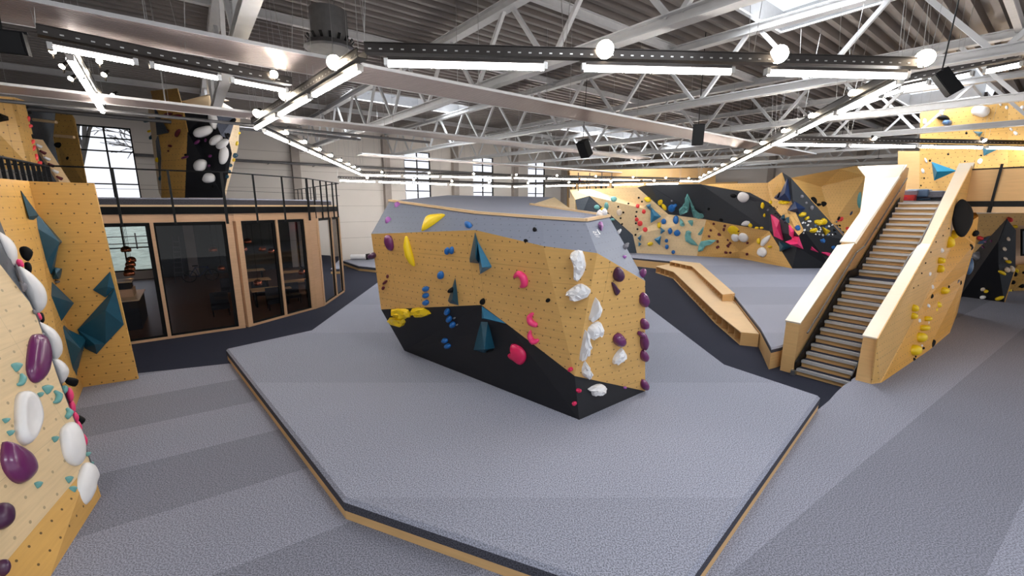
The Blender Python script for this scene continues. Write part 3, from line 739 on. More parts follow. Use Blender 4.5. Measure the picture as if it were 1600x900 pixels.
# ------------------------------------------------------------------ right platform and its contents
PF = SEND
t = thing('upper_platform', R(PF, 31, 4.1), 'upper right platform with a dark band and pale timber edge above the yellow walls', 'platform')
m = MB(); m.box(PF, 38, 29.0, 39.8, 4.25, 4.42, CAR_D); m.build('deck', t)
m = MB(); m.box(PF - .02, PF, 29.3, 30.6, 4.25, 4.425, PLAIN); m.build('deck_edge', t)
a, c = ats(1520, 317, PF), ats(1520, 335, PF)
m = MB(); m.box(PF - .03, PF + .03, 30.95, 39.8, 4.28, 4.45, RAILM); m.build('dark_band', t)
m = MB(); m.box(PF - .04, PF + .1, 30.95, 39.8, 4.10, 4.28, PLAIN_P); m.build('edge_beam', t)
m = MB(); m.box(PF + .0, PF + .03, 30.95, 39.8, 4.45, 5.42, PLAIN); m.build('parapet_board', t)
m = MB(); m.box(PF - .02, PF + .05, 30.95, 39.8, 5.40, 5.44, RAILM); m.build('parapet_rail', t)
m = MB(); m.beam(ats(1566, 256, PF - .04), ats(1548, 322, PF - .04), .06, .05, RAILM); m.beam(ats(1548, 322, PF - .04), ats(1545, 332, PF - .04), .09, .05, RAILM); m.build('dark_post', t)
t = thing('crash_pad_stack', ats(1440, 312, PF + 1.6), 'stacked blue-grey bags lying at the head of the stairs', 'bags')
m = MB()
for i, (x, y, w, h) in enumerate(((1418, 303, 10, 4), (1436, 302, 9, 4.5), (1455, 304, 11, 4), (1430, 309, 14, 3.2), (1458, 309.5, 15, 3))):
    p = ats(x, y, PF + 1.5 + .1 * i); k_ = (p - CAM).length / F
    m2 = MB(); m2.frame(p, V * (w * k_), U * .3, ZZ * (h * k_ * .95), COL['steelblue'] if i % 2 else GREYP); o = m2.build('bag', t)
    bv = o.modifiers.new('b', 'BEVEL'); bv.width = .05; bv.segments = 3
m = MB(); p = ats(1415, 309.5, PF + 1.1); m.frame(p, V * .26, U * .18, ZZ * .09, COL['red']); m.frame(p + ZZ * .095, V * .27, U * .19, ZZ * .012, COL['red'])
m.frame(p - U * .185, V * .08, U * .006, ZZ * .03, COL['crimson']); m.build('red_box', label='small red box in front of the grey bags at the head of the stairs', cat='box')
# wood panel and climbing tower above the platform
MB().shell([[ats(1403, 236, 33), ats(1438, 236, 33), ats(1438, 305, 33), ats(1403, 305, 33)]], .05, PLAIN).build('plywood_panel', label='plain orange plywood panel behind the head of the stairs', cat='panel')
WU = Wall(); sU = 30.0
poly_wall('climbing_tower', 'tall flat plywood climbing wall on the upper platform at the right edge', [
    ('plywood_face', PLY_D, [[ats(1438, 166, sU), ats(1575, 150, sU), ats(1575, 314, sU), ats(1436, 309, sU)], [ats(1575, 150, sU), ats(1760, 140, sU - 1), ats(1760, 320, sU - 1), ats(1575, 314, sU)]])], WU)
# ------------------------------------------------------------------ mezzanine with the glazed café below
G1, G2 = R(-6, 15.7), onz(384, 511.5, 0)
G3, G4 = onz(387, 511, 0), Vector((-8.41, 17.44, 0))
G5, G6 = Vector((-8.29, 17.9, 0)), Vector((-8.60, 20.98, 0))
G7 = R(9.9, 0.3)
out = [(p.x, p.y) for p in (G1, G2, G3, G4, G5, G6, G7, R(-6, .3))]
mz = thing('mezzanine', Vector((-11, 16, 3.77)), 'black-edged mezzanine floor over the timber and glass café front', 'mezzanine')
def ins(pts, d):
    c = Vector((sum(p[0] for p in pts) / len(pts), sum(p[1] for p in pts) / len(pts))); return [tuple(Vector(p) + (Vector(p) - c).normalized() * d) for p in pts]
m = MB(); m.prism(out, 3.79, 4.05, TIMBER); m.build('timber_beam', mz)
m = MB(); m.prism(ins(out, .05), 4.05, 4.28, BLK); m.build('black_fascia', mz)
m = MB(); m.prism(ins(out, .04), 4.28, 4.34, PLAIN_P); m.build('deck_board', mz)
mm_ = mat_block('crash_mat', ins(out, -.25), 4.34, 4.56, 'grey crash mat covering the mezzanine floor behind the railing', CAR_H, wood=False)
# glazing frames
gl = thing('glazed_partition', Vector((-10, 14, 0)), 'timber-framed glass front of the café under the mezzanine', 'glazing')
def gl_seg(a, b_, muls, wpost=(.0, .0), dark=()):
    d = (b_ - a).normalized(); nrm = Vector((d.y, -d.x, 0)); L = (b_ - a).length
    m = MB(); m.frame((a + b_) / 2 + ZZ * .04, d * L / 2, nrm * .06, ZZ * .04, TIMBER); m.build('bottom_rail', gl)
    for q, w in muls:
        m = MB(); m.frame(a + d * q + ZZ * 1.93, d * w / 2, nrm * .08, ZZ * 1.86, TIMBER); m.build('mullion', gl)
    qs = sorted(muls); prev = 0
    for (q, w), (q2, w2) in zip(qs[:-1], qs[1:]):
        x0, x1 = q + w / 2, q2 - w2 / 2
        if x1 - x0 < .3: continue
        m = MB(); c = a + d * ((x0 + x1) / 2)
        for e, ww in ((-1, .02), (1, .055)): m.frame(c + d * ((x1 - x0) / 2 - ww) * e + ZZ * 1.93, d * ww, nrm * .03, ZZ * 1.84, BLK)
        m.frame(c + ZZ * 3.73, d * (x1 - x0) / 2, nrm * .03, ZZ * .05, BLK); m.frame(c + ZZ * .11, d * (x1 - x0) / 2, nrm * .03, ZZ * .03, BLK)
        o = m.build('pane_frame', gl)
        g = MB(); g.frame(c + ZZ * 1.92, d * ((x1 - x0) / 2 - .02), nrm * .006, ZZ * 1.8, TINT); g.build('glass_pane', o)
L1 = (G2 - G1).length; dm = 1.0
x_m = (onz(266, 528, 0) - G1).dot((G2 - G1).normalized())
gl_seg(G1, G2, [(.1, .2), (x_m - 2.3, .1), (x_m, .09), (L1 - .1, .2)])
L2 = (G4 - G3).length; x2 = (onz(447, 495, 0) - G3).dot((G4 - G3).normalized())
gl_seg(G3, G4, [(.08, .18), (x2, .09), (L2 - .1, .24)])
L3 = (G6 - G5).length; x3 = (onz(522, 464, 0) - G5).dot((G6 - G5).normalized())
gl_seg(G5, G6, [(.05, .14), (x3, .08), (L3 - .05, .12)])
gl_seg(G6, G7, [(.05, .12), (3.5, .1), (7, .1), (10.6, .1)])
for a, b_ in ((G4, G5),):
    MB().beam((a + b_) / 2 + ZZ * .0, (a + b_) / 2 + ZZ * 3.79, (b_ - a).length + .06, .1, TIMBER, up=Vector((b_ - a).normalized().cross(ZZ))).build('corner_post', gl)
# railing with posts reaching down over the fascia
def railing(pts, z0, z1, label, posts, group=None, thick=.022, fine=0):
    t = thing('railing', pts[0] + ZZ * z0, label, 'railing', group)
    m = MB()
    for a, b_ in zip(pts[:-1], pts[1:]): m.tube(a + ZZ * z1, b_ + ZZ * z1, thick, RAILM, 8)
    m.build('top_rail', t)
    m = MB()
    for a, b_ in zip(pts[:-1], pts[1:]):
        for zz in ([z0 + .35 + .18 * q for q in range(0)] or [z0 + .5]): m.tube(a + ZZ * zz, b_ + ZZ * zz, .006, RAILM, 5)
    m.build('cable', t)
    for p, lo, w in posts:
        m = MB(); m.frame(p + ZZ * ((lo + z1) / 2), U * w, V * w * .6, ZZ * ((z1 - lo) / 2), RAILM); m.build('post', t)
def on_line(px, a, b_):
    n = Vector((-(b_ - a).y, (b_ - a).x, 0)); return onpl(px, 320, a, n)
off = Vector((.09, -.12, 0))
rp_ = [G1 + off, G2 + off + Vector((.2, 0, 0)), G4 + Vector((.14, -.02, 0)), G6 + Vector((.14, .08, 0)), G7 + Vector((.14, 0, 0))]
posts = []
for px, lo in ((185, 3.72), (270, 3.72)):
    p = on_line(px, rp_[0], rp_[1]); p.z = 0; posts.append((p, lo, .03))
for px in (352, 400, 444, 482):
    p = on_line(px, rp_[1], rp_[2]); p.z = 0; posts.append((p, 3.72, .04 if px in (352, 482) else .03))
for px in (492, 503, 512, 521, 527):
    p = on_line(px, rp_[2], rp_[3]); p.z = 0; posts.append((p, 3.76, .03))
for k in range(1, 9):
    posts.append((rp_[3].lerp(rp_[4], k / 9), 4.1, .025))
railing(rp_, 4.3, 5.39, 'thin black metal railing with tall posts along the mezzanine over the café', posts)
# café interior behind the glass
incafe = ins(out, -.16)
m = MB(); m.prism(incafe, .0, .03, plymat('brown_floorboards', (104, 76, 60), dots=0, seam=True)); m.build('floor', kind='structure')
m = MB(); m.prism(incafe, 3.70, 3.78, CHARP); m.build('ceiling', kind='structure')
m = MB(); m.box(2.1, 9.5, .1, .2, .03, 3.7, mat('dark_green_grey_paint', (74, 78, 74), .8)); m.build('wall_cafe', kind='structure')
c0 = onz(204, 530, 0); c1 = onz(226, 460, 1.1)
t = thing('cafe_counter', R(1.3, 13.2, 0), 'dark café counter with a pale worktop, behind the left-hand glass', 'counter')
m = MB(); m.box(-2.6, 2.35, 11.6, 13.9, .03, 1.06, BLACKP); m.build('counter_body', t)
m = MB(); m.box(-2.65, 2.4, 11.55, 13.95, 1.06, 1.10, PLAIN_P); m.build('worktop', t)
t = thing('coffee_machine', R(.6, 12.4, 1.1), 'steel coffee machine with cups on the café counter', 'coffee machine')
m = MB(); m.box(.2, 1.0, 12.1, 12.7, 1.13, 1.55, ALU); m.box(.15, 1.05, 12.05, 12.75, 1.55, 1.6, DSTEEL); m.build('body', t)
m = MB()
for i in range(3): m.tube(R(.35 + .25 * i, 12.85, 1.3), R(.35 + .25 * i, 13.0, 1.28), .02, RAILM); m.tube(R(.35 + .25 * i, 12.8, 1.34), R(.35 + .25 * i, 12.8, 1.28), .045, ALU)
m.build('brew_head', t)
t = thing('display_box', R(1.8, 12.7, 1.1), 'wooden display box with pastries on the café counter', 'display case')
m = MB(); m.box(1.45, 2.2, 12.3, 13.2, 1.1, 1.38, TIMBER); m.build('box', t)
m = MB(); m.box(1.5, 2.15, 12.35, 13.15, 1.38, 1.62, BLACKP); m.box(1.45, 2.2, 12.3, 13.2, 1.62, 1.66, PLAIN_P); m.build('lid', t)
COPPER = mat('copper', (190, 108, 74), .2, .9, .05); BULB = emitmat('warm_bulb', (255, 206, 140), 9)
for i, (x, y, Y) in enumerate(((197, 391, 17), (205, 407, 17.6), (204, 414, 16.9), (203, 421, 16.2), (202, 428, 15.6), (333, 391, 19), (387, 378, 20), (380, 390, 19), (410, 390, 20.5), (424, 393, 22), (403, 443, 16.8), (472, 426, 20.5), (499, 411, 23), (346, 420, 21))):
    p = onY(x, y, Y); t = thing('pendant_lamp', p, 'round copper pendant lamp hanging inside the café behind the glass', 'pendant lamp', 'copper pendants in the café')
    r = .17; vs = []; fs = []; n = 14; K = 5
    for k in range(K + 1):
        a = math.pi * .5 * k / K * 1.25
        for j in range(n): vs.append(p + Vector((math.cos(2 * math.pi * j / n) * r * math.sin(a + .05), math.sin(2 * math.pi * j / n) * r * math.sin(a + .05), r * math.cos(a))))
    for k in range(K):
        for j in range(n): fs.append((k * n + j, k * n + (j + 1) % n, (k + 1) * n + (j + 1) % n, (k + 1) * n + j))
    MB().add(vs, fs, COPPER).build('lamp_shade', t, smooth=True)
    MB().tube(p + ZZ * r, Vector((p.x, p.y, 3.7)), .006, RAILM, 5).build('cord', t)
    MB().tube(p - ZZ * .06, p + ZZ * .04, .045, BULB, 8).build('bulb', t)
for i, (x, y) in enumerate(((6.6, 12.4), (7.9, 11.0), (6.2, 9.4), (8.3, 7.6), (6.4, 5.6))):
    p = R(x, y, .75); t = thing('cafe_table', Vector((p.x, p.y, 0.03)), 'dark-topped timber table standing inside the café behind the middle glass', 'table', 'tables in the café')
    MB().frame(p, U * .75, V * .4, ZZ * .02, PLAIN).build('tabletop', t)
    for e in (-1, 1):
        m = MB(); m.frame(Vector((p.x, p.y, .38)) + U * .6 * e, U * .03, V * .3, ZZ * .35, RAILM); m.build('leg', t)
for (x, y) in ((6.6, 13.4), (4.7, 13.2), (7.4, 12.6), (8.4, 12.0), (6.3, 11.2), (5.2, 9.4)):
    p = R(x, y, .45); t = thing('cafe_chair', Vector((p.x, p.y, 0.03)), 'dark upholstered seat standing inside the café', 'chair', 'dark seats in the café')
    MB().frame(p - ZZ * .06, U * .3, V * .3, ZZ * .08, BLACKP).build('seat', t)
    MB().frame(p + ZZ * .22 + V * .27, U * .3, V * .05, ZZ * .24, BLACKP).build('backrest', t)
    m = MB()
    for a in (-1, 1):
        for b2 in (-1, 1): m.tube(Vector((p.x, p.y, .03)) + U * .26 * a + V * .26 * b2, Vector((p.x, p.y, .36)) + U * .26 * a + V * .26 * b2, .018, RAILM, 6)
    m.build('leg_frame', t)
# bicycle deep in the café
p = R(4.2, 3.4, .03); t = thing('bicycle', p, 'dark bicycle parked inside the café near the rear wall', 'bicycle')
for e, nm in ((-.52, 'rear'), (.52, 'front')):
    m = MB(); c = p + U * e + ZZ * .34
    pts = [c + U * .32 * math.cos(2 * math.pi * i / 24) + ZZ * .32 * math.sin(2 * math.pi * i / 24) for i in range(25)]
    for i in range(24): m.tube(pts[i], pts[i + 1], .02, RAILM, 6)
    for i in range(8): m.tube(c, pts[i * 3], .003, ALU, 4)
    m.build('wheel', t)
m = MB(); a, b_, c, d, e = p + U * -.52 + ZZ * .34, p + U * -.05 + ZZ * .3, p + U * -.2 + ZZ * .85, p + U * .38 + ZZ * .82, p + U * .52 + ZZ * .34
for x, y in ((a, b_), (b_, c), (a, c), (c, d), (b_, d), (d, e)): m.tube(x, y, .018, COL['navy'], 8)
m.build('frame', t)
m = MB(); m.tube(d + ZZ * .12 - V * .25, d + ZZ * .12 + V * .25, .014, RAILM); m.tube(d, d + ZZ * .12, .014, RAILM); m.build('handlebar', t)
MB().frame(c + ZZ * .08, U * .13, V * .06, ZZ * .03, RAILM).build('saddle', t)
# ladder leaning inside the café
t = thing('step_ladder', R(3.4, 3.0, .03), 'light folding ladder standing inside the café', 'ladder'); m = MB()
a = R(3.2, 3.2, .03); b_ = R(3.3, 2.6, 2.6)
for e in (-.2, .2): m.beam(a + U * e, b_ + U * e * .7, .03, .03, DSTEEL)
m.build('rail', t); m = MB()
for i in range(1, 9): q = a.lerp(b_, i / 9); m.beam(q - U * .18, q + U * .18, .025, .025, DSTEEL)
m.build('rung', t)
# ------------------------------------------------------------------ outside the windows
GR = mat('pale_grass', (206, 212, 186), .95, 0, .25, 1.5); BARK = mat('bare_bark', (92, 84, 80), .9)
m = MB(); m.add([R(-60, -.5, -.1), R(80, -.5, -.1), R(80, -14, -.1), R(-60, -14, -.1), R(80, -40, 3.2), R(-60, -40, 3.2), R(80, -90, 4.0), R(-60, -90, 4.0)], [(0, 1, 2, 3), (3, 2, 4, 5), (5, 4, 6, 7)], GR); m.build('lawn', label='pale grassy slope outside the left window', cat='lawn', kind='stuff')
m = MB()
for k in range(22): m.frame(R(-22 + k * 2.2, -16, 1.3), U * .05, V * .05, ZZ * .7, BARK)
for z in (1.1, 1.7): m.beam(R(-24, -16, z), R(28, -16, z), .04, .08, BARK)
m.build('paddock_fence', label='low post and rail fence outside on the grass beyond the left window', cat='fence')
def tree(base, h, seed, label):
    rnd = random.Random(seed); t = thing('bare_tree', base, label, 'tree'); tr = MB(); br = MB()
    def grow(p, d, L, r, depth):
        q = p + d * L; (tr if depth == 0 else br).tube(p, q, max(r, .022), BARK, 5, max(r * .75, .018), cap=False)
        if depth >= 7: return
        for i in range(3 if depth < 4 else 2):
            nd = (d + Vector((rnd.uniform(-1, 1), rnd.uniform(-1, 1), rnd.uniform(-.45, .7))) * .75).normalized()
            grow(p.lerp(q, rnd.uniform(.55, 1)), nd, L * rnd.uniform(.6, .85), r * .66, depth + 1)
    grow(base, ZZ, h * .3, .2, 0); tr.build('trunk', t); br.build('branches', t)
tree(R(-3.6, -5, 0), 19, 3, 'bare branching tree outside, left of the window above the mezzanine')
tree(R(-1.9, -9, .0), 20, 5, 'bare branching tree outside, in the middle of the left window')
tree(R(3.4, -5.5, 0), 18, 12, 'bare branching tree outside, at the right of the left window')
# ------------------------------------------------------------------ central boulder
WC = Wall()
B1, B2, B3 = onz(632, 548, .6), onz(905, 656, .6), onz(1008, 611, .6)
W1, W2, K1 = onY(580, 365.5, 9.7), onY(743, 359.5, 7.75), onY(595.5, 483.5, 10.15)
pa = plane3(W1, W2, K1); K2 = onpl(752, 476.5, *pa)
W3 = onY(849, 384.5, 6.85); pb = plane3(W2, W3, K2)
K3, K5 = onpl(898, 587.5, *pb), onpl(793, 507, *pb)
W4 = onY(933, 395.5, 6.5); pc = plane3(W4, K3, B3); W5 = onpl(1008, 439, *pc)
G_2 = onY(743, 333, 8.25); G_1 = onpl(609, 314, *plane3(W1, W2, G_2)); G_3 = onpl(849, 341, *plane3(W2, W3, G_2))
G_4 = onpl(914, 345, *plane3(W3, W4, G_3)); G_5 = onpl(951, 338, *plane3(W4, W5, G_4))
R1, R2, R3, R4 = onY(700, 305, 12.5), onY(866, 308, 12), onY(829, 320, 9.9), onY(891, 326, 10.3)
WM = W1.lerp(W2, .53); KM = K1.lerp(K2, .5)
bb = Vector((-1.6, 13.2, .6)), Vector((2.9, 11.6, .6))
bo = poly_wall('climbing_boulder', 'large free-standing faceted boulder of plywood, grey and black panels on the raised mat', [
    ('plywood_face', PLY, [[W1, WM, KM, K1]]), ('plywood_face', PLY, [[WM, W2, K2, KM]]),
    ('plywood_face', PLY, [[W2, W3, K3, K5, K2]]), ('plywood_face', PLY, [[W3, W4, K3]]), ('plywood_face', PLY, [[W4, W5, B3, K3]]),
    ('grey_panel', GREYP, [[G_1, G_2, W2, W1]]), ('grey_panel', GREYP, [[G_2, G_3, W3, W2]]), ('grey_panel', GREYP, [[G_3, G_4, W4, W3]]), ('grey_panel', GREYP, [[G_4, G_5, W5, W4]]),
    ('black_base', BLACKP, [[K1, K2, B1], [K2, K5, B1], [B1, K5, B2], [K5, K3, B2]]), ('black_base', BLACKP, [[K3, B3, B2]])], WC)
m = MB(); m.shell([[G_1, G_2, G_3, G_4, G_5, R3, R2, R1]], .04, CAR_H, face=Vector((0, 9, 30))); m.build('top_deck', bo)
m = MB(); m.shell([[R3, R2, R4]], .03, PLY_L); m.shell([[R3, R4, G_5]], .03, PLAIN_P, face=Vector((0, 9, 30))); m.build('rear_parapet', bo)
m = MB()
for a, b_ in ((G_1, G_2), (G_2, G_3), (G_3, G_4), (G_4, G_5), (G_5, R3)): m.beam(a + ZZ * .015, b_ + ZZ * .015, .09, .05, PLAIN_P)
m.build('rim_board', bo)
cc = Vector((2, 30, 3))
MB().shell([[W1, G_1, R1, bb[0]], [K1, W1, bb[0], B1]], .02, BLACKP, face=Vector((-20, 14, 2))).shell([[R1, R2, bb[1], bb[0]], [R2, R4, G_5, bb[1]], [G_5, W5, B3, bb[1]]], .02, BLACKP, face=Vector((12, 30, 2))).build('rear_panel', bo)
cb = 'on the central boulder'
hold(WC, [(659, 362), (664, 344), (671, 338), (683, 336), (695.7, 335.7), (694.5, 341), (682, 352), (667.6, 360.7)], 'yellow', h=.14, label='large curved yellow hold on the grey top band ' + cb)
worm(WC, [(635.5, 369, 1.5), (638, 384, 5.0), (641.5, 398, 5.5), (645, 409, 4), (648, 416, 1)], 'yellow', label='long yellow crescent hold on the left plywood face ' + cb)
P_ = onY(690, 318, 11.6)
m = MB(); hold(None, [(672, 328), (678, 322), (692, 315), (699, 316), (702, 327)], 'yellow', h=.15, plane=(P_, Vector((0, -.5, .85)).normalized()), label='yellow hold peeping over the rear of the boulder top')
ell(WC, 609, 379, 6, 13, 'purple', -15, label='oval purple hold at the upper left of the boulder plywood', h=.1)
ell(WC, 583.5, 399, 4.5, 5, 'dpurple', label='dark purple hold sticking out from the left edge of the boulder', h=.14)
ell(WC, 621, 320.5, 5, 5, 'violet', label='small violet hold near the upper left corner of the grey band', h=.05)
ell(WC, 606.5, 345, 5, 6, 'violet', label='small violet hold at the left end of the grey band, the lower one', h=.05)
ell(WC, 732, 352.6, 5.5, 4, 'blue', label='round blue hold at the lower edge of the grey band', h=.09)
ell(WC, 699.3, 391.7, 3.2, 6, 'blue', label='left one of the two upright blue holds side by side on plywood', h=.07)
ell(WC, 706.4, 391, 3.2, 6, 'blue', label='right one of the two upright blue holds side by side on plywood', h=.07)
ell(WC, 689.6, 429.6, 4.2, 6.5, 'blue', label='single blue hold halfway down the left boulder plywood', h=.09)
for y, w in ((451, 'topmost'), (461.5, 'middle'), (472.5, 'lowest')): ell(WC, 666, y, 4.6, 4.4, 'blue', label='%s of three stacked blue holds above the yellow ones' % w, h=.08)
many(WC, [(605.7, 432, 2, 3.3), (602, 441, 2.2, 4.8), (599, 450, 2.4, 3.4)], 'maroon', 2, 3, 'small maroon foothold in the row of three at the left boulder edge', 'maroon footholds on the boulder')
hold(WC, [(741.7, 361), (732.6, 405), (733, 410.5), (745, 412), (748, 412), (746.5, 376)], 'teal', 'pyr', h=.22, apex=(743, 404), label='left half of the tall petrol-blue double pyramid on the boulder', bolt=False)
hold(WC, [(744.6, 373), (768, 415.5), (768, 418), (749.5, 429), (747.5, 412)], 'lteal', 'pyr', h=.22, apex=(753, 418), label='right half of the tall petrol-blue double pyramid on the boulder')
hold(WC, [(711, 431.6), (698.8, 470.7), (702, 474.4), (716.5, 478), (714.5, 456)], 'teal', 'pyr', h=.16, apex=(707, 468), label='narrow petrol-blue pyramid pointing up at the edge of the black base')
ell(WC, 708.7, 452, 4, 4, 'black', label='small black knob on the narrow petrol-blue pyramid', h=.16)
ell(WC, 755, 470.7, 3.6, 5, 'black', label='small black knob above the light-blue corner plate', h=.08)
hold(WC, [(611, 483.6), (634, 482.4), (640, 487), (641, 496), (626, 496.4), (614, 492)], 'yellow', 'rock', h=.09, label='yellow wedge hold at the left under the plywood edge, upper of two')
hold(WC, [(644, 482), (662, 481), (674, 490), (660, 494.4), (649, 494.4), (644, 489)], 'yellow', 'rock', h=.09, label='yellow wedge hold right of the others under the plywood edge')
hold(WC, [(609, 496), (631, 497), (631.6, 508), (610, 503)], 'yellow', 'rock', h=.12, label='yellow wedge hold at the left on the black base, lower of two')
for x, y, w in ((699.6, 486.4, 'uppermost'), (702.4, 497.6, 'second'), (708, 507, 'third')): ell(WC, x, y, 4, 5, 'blue', label='%s of the three blue holds below the narrow pyramid' % w, h=.09)
for x, y, w in ((695.6, 532, 'upper'), (700, 540.4, 'lower')): ell(WC, x, y, 4.5, 4, 'blue', label='%s of the two blue holds low on the black base' % w, h=.08)
many(WC, [(709.8, 497, 1.5, 2.2), (714, 507.5, 1.3, 2)], 'silver', 2, 2, 'tiny silver bolt hold beside the blue holds on the black base', 'silver bolts on the boulder')
hold(WC, [(752, 477), (794, 507), (775, 503), (759, 500), (752, 498)], 'lteal', 'pyr', h=.1, apex=(756, 497), label='light-blue triangular plate at the corner where plywood meets black')
hold(WC, [(750.5, 499), (762, 500), (773, 544), (756, 552), (739, 547)], 'teal', 'pyr', h=.32, apex=(757, 546), label='tall petrol-blue volume standing on the black base')
ell(WC, 767, 546.5, 4, 2.5, 'black', label='small black knob at the foot of the petrol-blue volume', h=.12)
hold(WC, [(800, 537), (811.6, 540), (821, 549.6), (822, 561), (815, 569.7), (805, 563), (798, 559), (795, 553), (800, 549.6)], 'crimson', h=.12, label='big crimson bitten-disc hold on the black base')
worm(WC, [(803.5, 433.5, 1.5), (811, 427.5, 4.5), (819, 433, 5.5), (820.5, 443, 5), (813.5, 448.5, 1.5)], 'pink', label='large pink hooked hold high on the right boulder plywood')
worm(WC, [(833.5, 489, 1.5), (828.5, 495, 4), (831, 503, 5), (840, 508, 3)], 'pink', label='pink hooked hold low on plywood, upper of two')
worm(WC, [(829.6, 516, 1.2), (828.5, 524, 3.6), (834, 533, 4.5), (842, 530.6, 1.5)], 'pink', label='pink hooked hold low on plywood, lower of two')
for x, y, w in ((892, 576.6, 'on the plywood just above the black'), (903.4, 610, 'upper of two on the black corner edge'), (898, 630, 'lower of two on the black corner edge')): ell(WC, x, y, 3.6, 3.3, 'crimson', kind='rock', h=.06, label='tiny crimson hold ' + w)
ell(WC, 856.7, 469, 3.3, 3, 'black', h=.05, label='small black hold alone in the middle of the large plywood face')
ell(WC, 835.6, 359.6, 3.3, 2.6, 'black', h=.05, label='small black hold on the grey band')
ell(WC, 821.6, 376.7, 3.6, 1.6, 'black', h=.04, label='flat black hold on the lower edge of the grey band')
WR = [([(891, 397.8), (897.8, 391.6), (910, 392), (914.4, 406.7), (915.6, 415.6), (911, 429), (902, 439.6), (898.4, 433), (900, 420), (896.7, 406.7)], 'tall white rock-shaped hold, topmost on the boulder'),
      ([(885, 456.7), (897.8, 446.7), (909, 443), (922.7, 452), (920, 461), (909, 467.8), (891, 469), (889, 462)], 'wide white rock-shaped hold, second from the top'),
      ([(930, 464), (936, 475.6), (935, 489), (926.7, 499), (919.6, 500), (922, 489)], 'slim white rock-shaped hold on the plywood corner, third down'),
      ([(919, 511.6), (930, 503), (938, 503.6), (939, 517), (936, 525), (930, 522), (923.5, 529.6), (918, 522)], 'chunky white rock-shaped hold right of the long one'),
      ([(914, 514.8), (919, 525), (918, 545.4), (912, 559), (905, 562), (909, 537)], 'long thin white rock-shaped hold low on the boulder corner'),
      ([(914, 563), (918, 575), (924, 581), (922.4, 586.5), (917, 590.8), (909.7, 585.5), (909, 575)], 'pointed white rock-shaped hold lowest on the plywood'),
      ([(918, 607.6), (932, 600), (941, 601), (944, 608.7), (936, 617), (925.6, 618), (923.5, 612)], 'white rock-shaped hold on the black base'),
      ([(972, 543), (976.6, 554), (970, 561), (958, 568.6), (957, 561), (963.5, 549.6)], 'white rock-shaped hold below the dark purple one on the right face')]
for pts, lb in WR: hold(WC, pts, 'white', 'rock', h=.13, label=lb)
ell(WC, 964.4, 427.8, 7, 11.5, 'dpurple', 5, label='big dark purple hold on the right face, uppermost', h=.14)
hold(WC, [(955, 442), (959, 442), (964, 449), (967.8, 454), (963, 461), (960, 459)], 'dpurple', h=.07, label='slanting dark purple hold under the big one on the right face')
ell(WC, 966, 530, 8.5, 10, 'purple', label='round purple hold on the right face above a white rock', h=.15)
for x, y, rx, ry, lb in ((1002, 429, 4, 7.5, 'at the top corner of the right edge'), (1004.5, 467.8, 6, 11, 'large, high on the right edge'), (1005, 505, 5, 8.5, 'halfway down the right edge, above a small one'),
                         (999.4, 520.7, 4, 4, 'tiny, left of the long one at the right edge'), (1004.5, 532.7, 5, 14, 'long and upright on the right edge'), (1005, 555, 5, 8.5, 'below the long one on the right edge'), (1005.5, 600, 5.5, 8, 'lowest, at the bottom right corner')):
    ell(WC, x, y, rx, ry, 'purple', h=.13, label='purple boulder hold ' + lb)
ell(WC, 976, 605.5, 2.4, 2.2, 'violet', h=.04, label='tiny violet hold at the top of the black base on the right')
hold(WC, [(938, 344), (942, 346), (944, 353), (940.5, 361.5), (936, 356), (934.5, 349)], 'violet', 'pyr', h=.1, apex=(940, 352), label='pointed violet hold on the grey right face near the rim')
ell(WC, 975.6, 386.7, 3.5, 6, 'grey', 25, kind='rock', h=.12, label='grey chunky hold on the right edge of the grey face')
ell(WC, 975, 402, 3, 2.5, 'violet', h=.05, label='tiny violet hold low on the grey right face')
ell(WC, 966, 363, 2.2, 4, 'white', 20, kind='rock', h=.1, label='white chip hold on the right edge of the grey face')
for x, y in ((936, 335), (943, 333)):
    P_ = onY(x, y, 8.2); hold(None, [(x - 4, y + 3), (x - 3, y - 2), (x + 2, y - 3), (x + 5, y), (x + 5, y + 3)], 'white', 'rock', h=.1, plane=(P_, Vector((0, -.6, .8)).normalized()), label='pale hold standing on the right end of the boulder rim', group='pale holds on the rim')
# unreadable white two-line mark painted on the grey face
p0, n0 = WC.hit(931, 363); m = MB(); rnd = random.Random(4)
def mark(x, y, w, h): 
    q = [onpl(a, b_, p0 + n0 * .004, n0) for a, b_ in ((x, y), (x + w, y + w * .12), (x + w, y + h + w * .12), (x, y + h))]
    MB().shell([q], .003, COL['white']).build('painted_letter', bo)
for i, (x, y, w, h) in enumerate([(926.5, 361.2, 1.5, .8), (926.9, 362, .7, 2.2), (928.6, 361.6, 1.4, .7), (928.6, 363.4, 1.4, .6), (930.6, 362, .7, 2.2), (931.3, 362.0, 1.2, .7), (933, 358, .9, 2), (934, 360, 1, 2), (935.2, 361.8, 1, 2), (936.2, 363.6, 1, 2), (937.2, 364.6, 1, 1.2), (929.2, 365.2, 1.2, .7), (929.2, 366.4, 1.3, .7), (931.2, 365.4, .6, 2), (932.3, 365.6, 1.3, .6), (932.3, 367, 1.3, .6), (934.4, 366, .6, 1.8), (931, 369.2, 6, .5)]): mark(x, y, w, h)
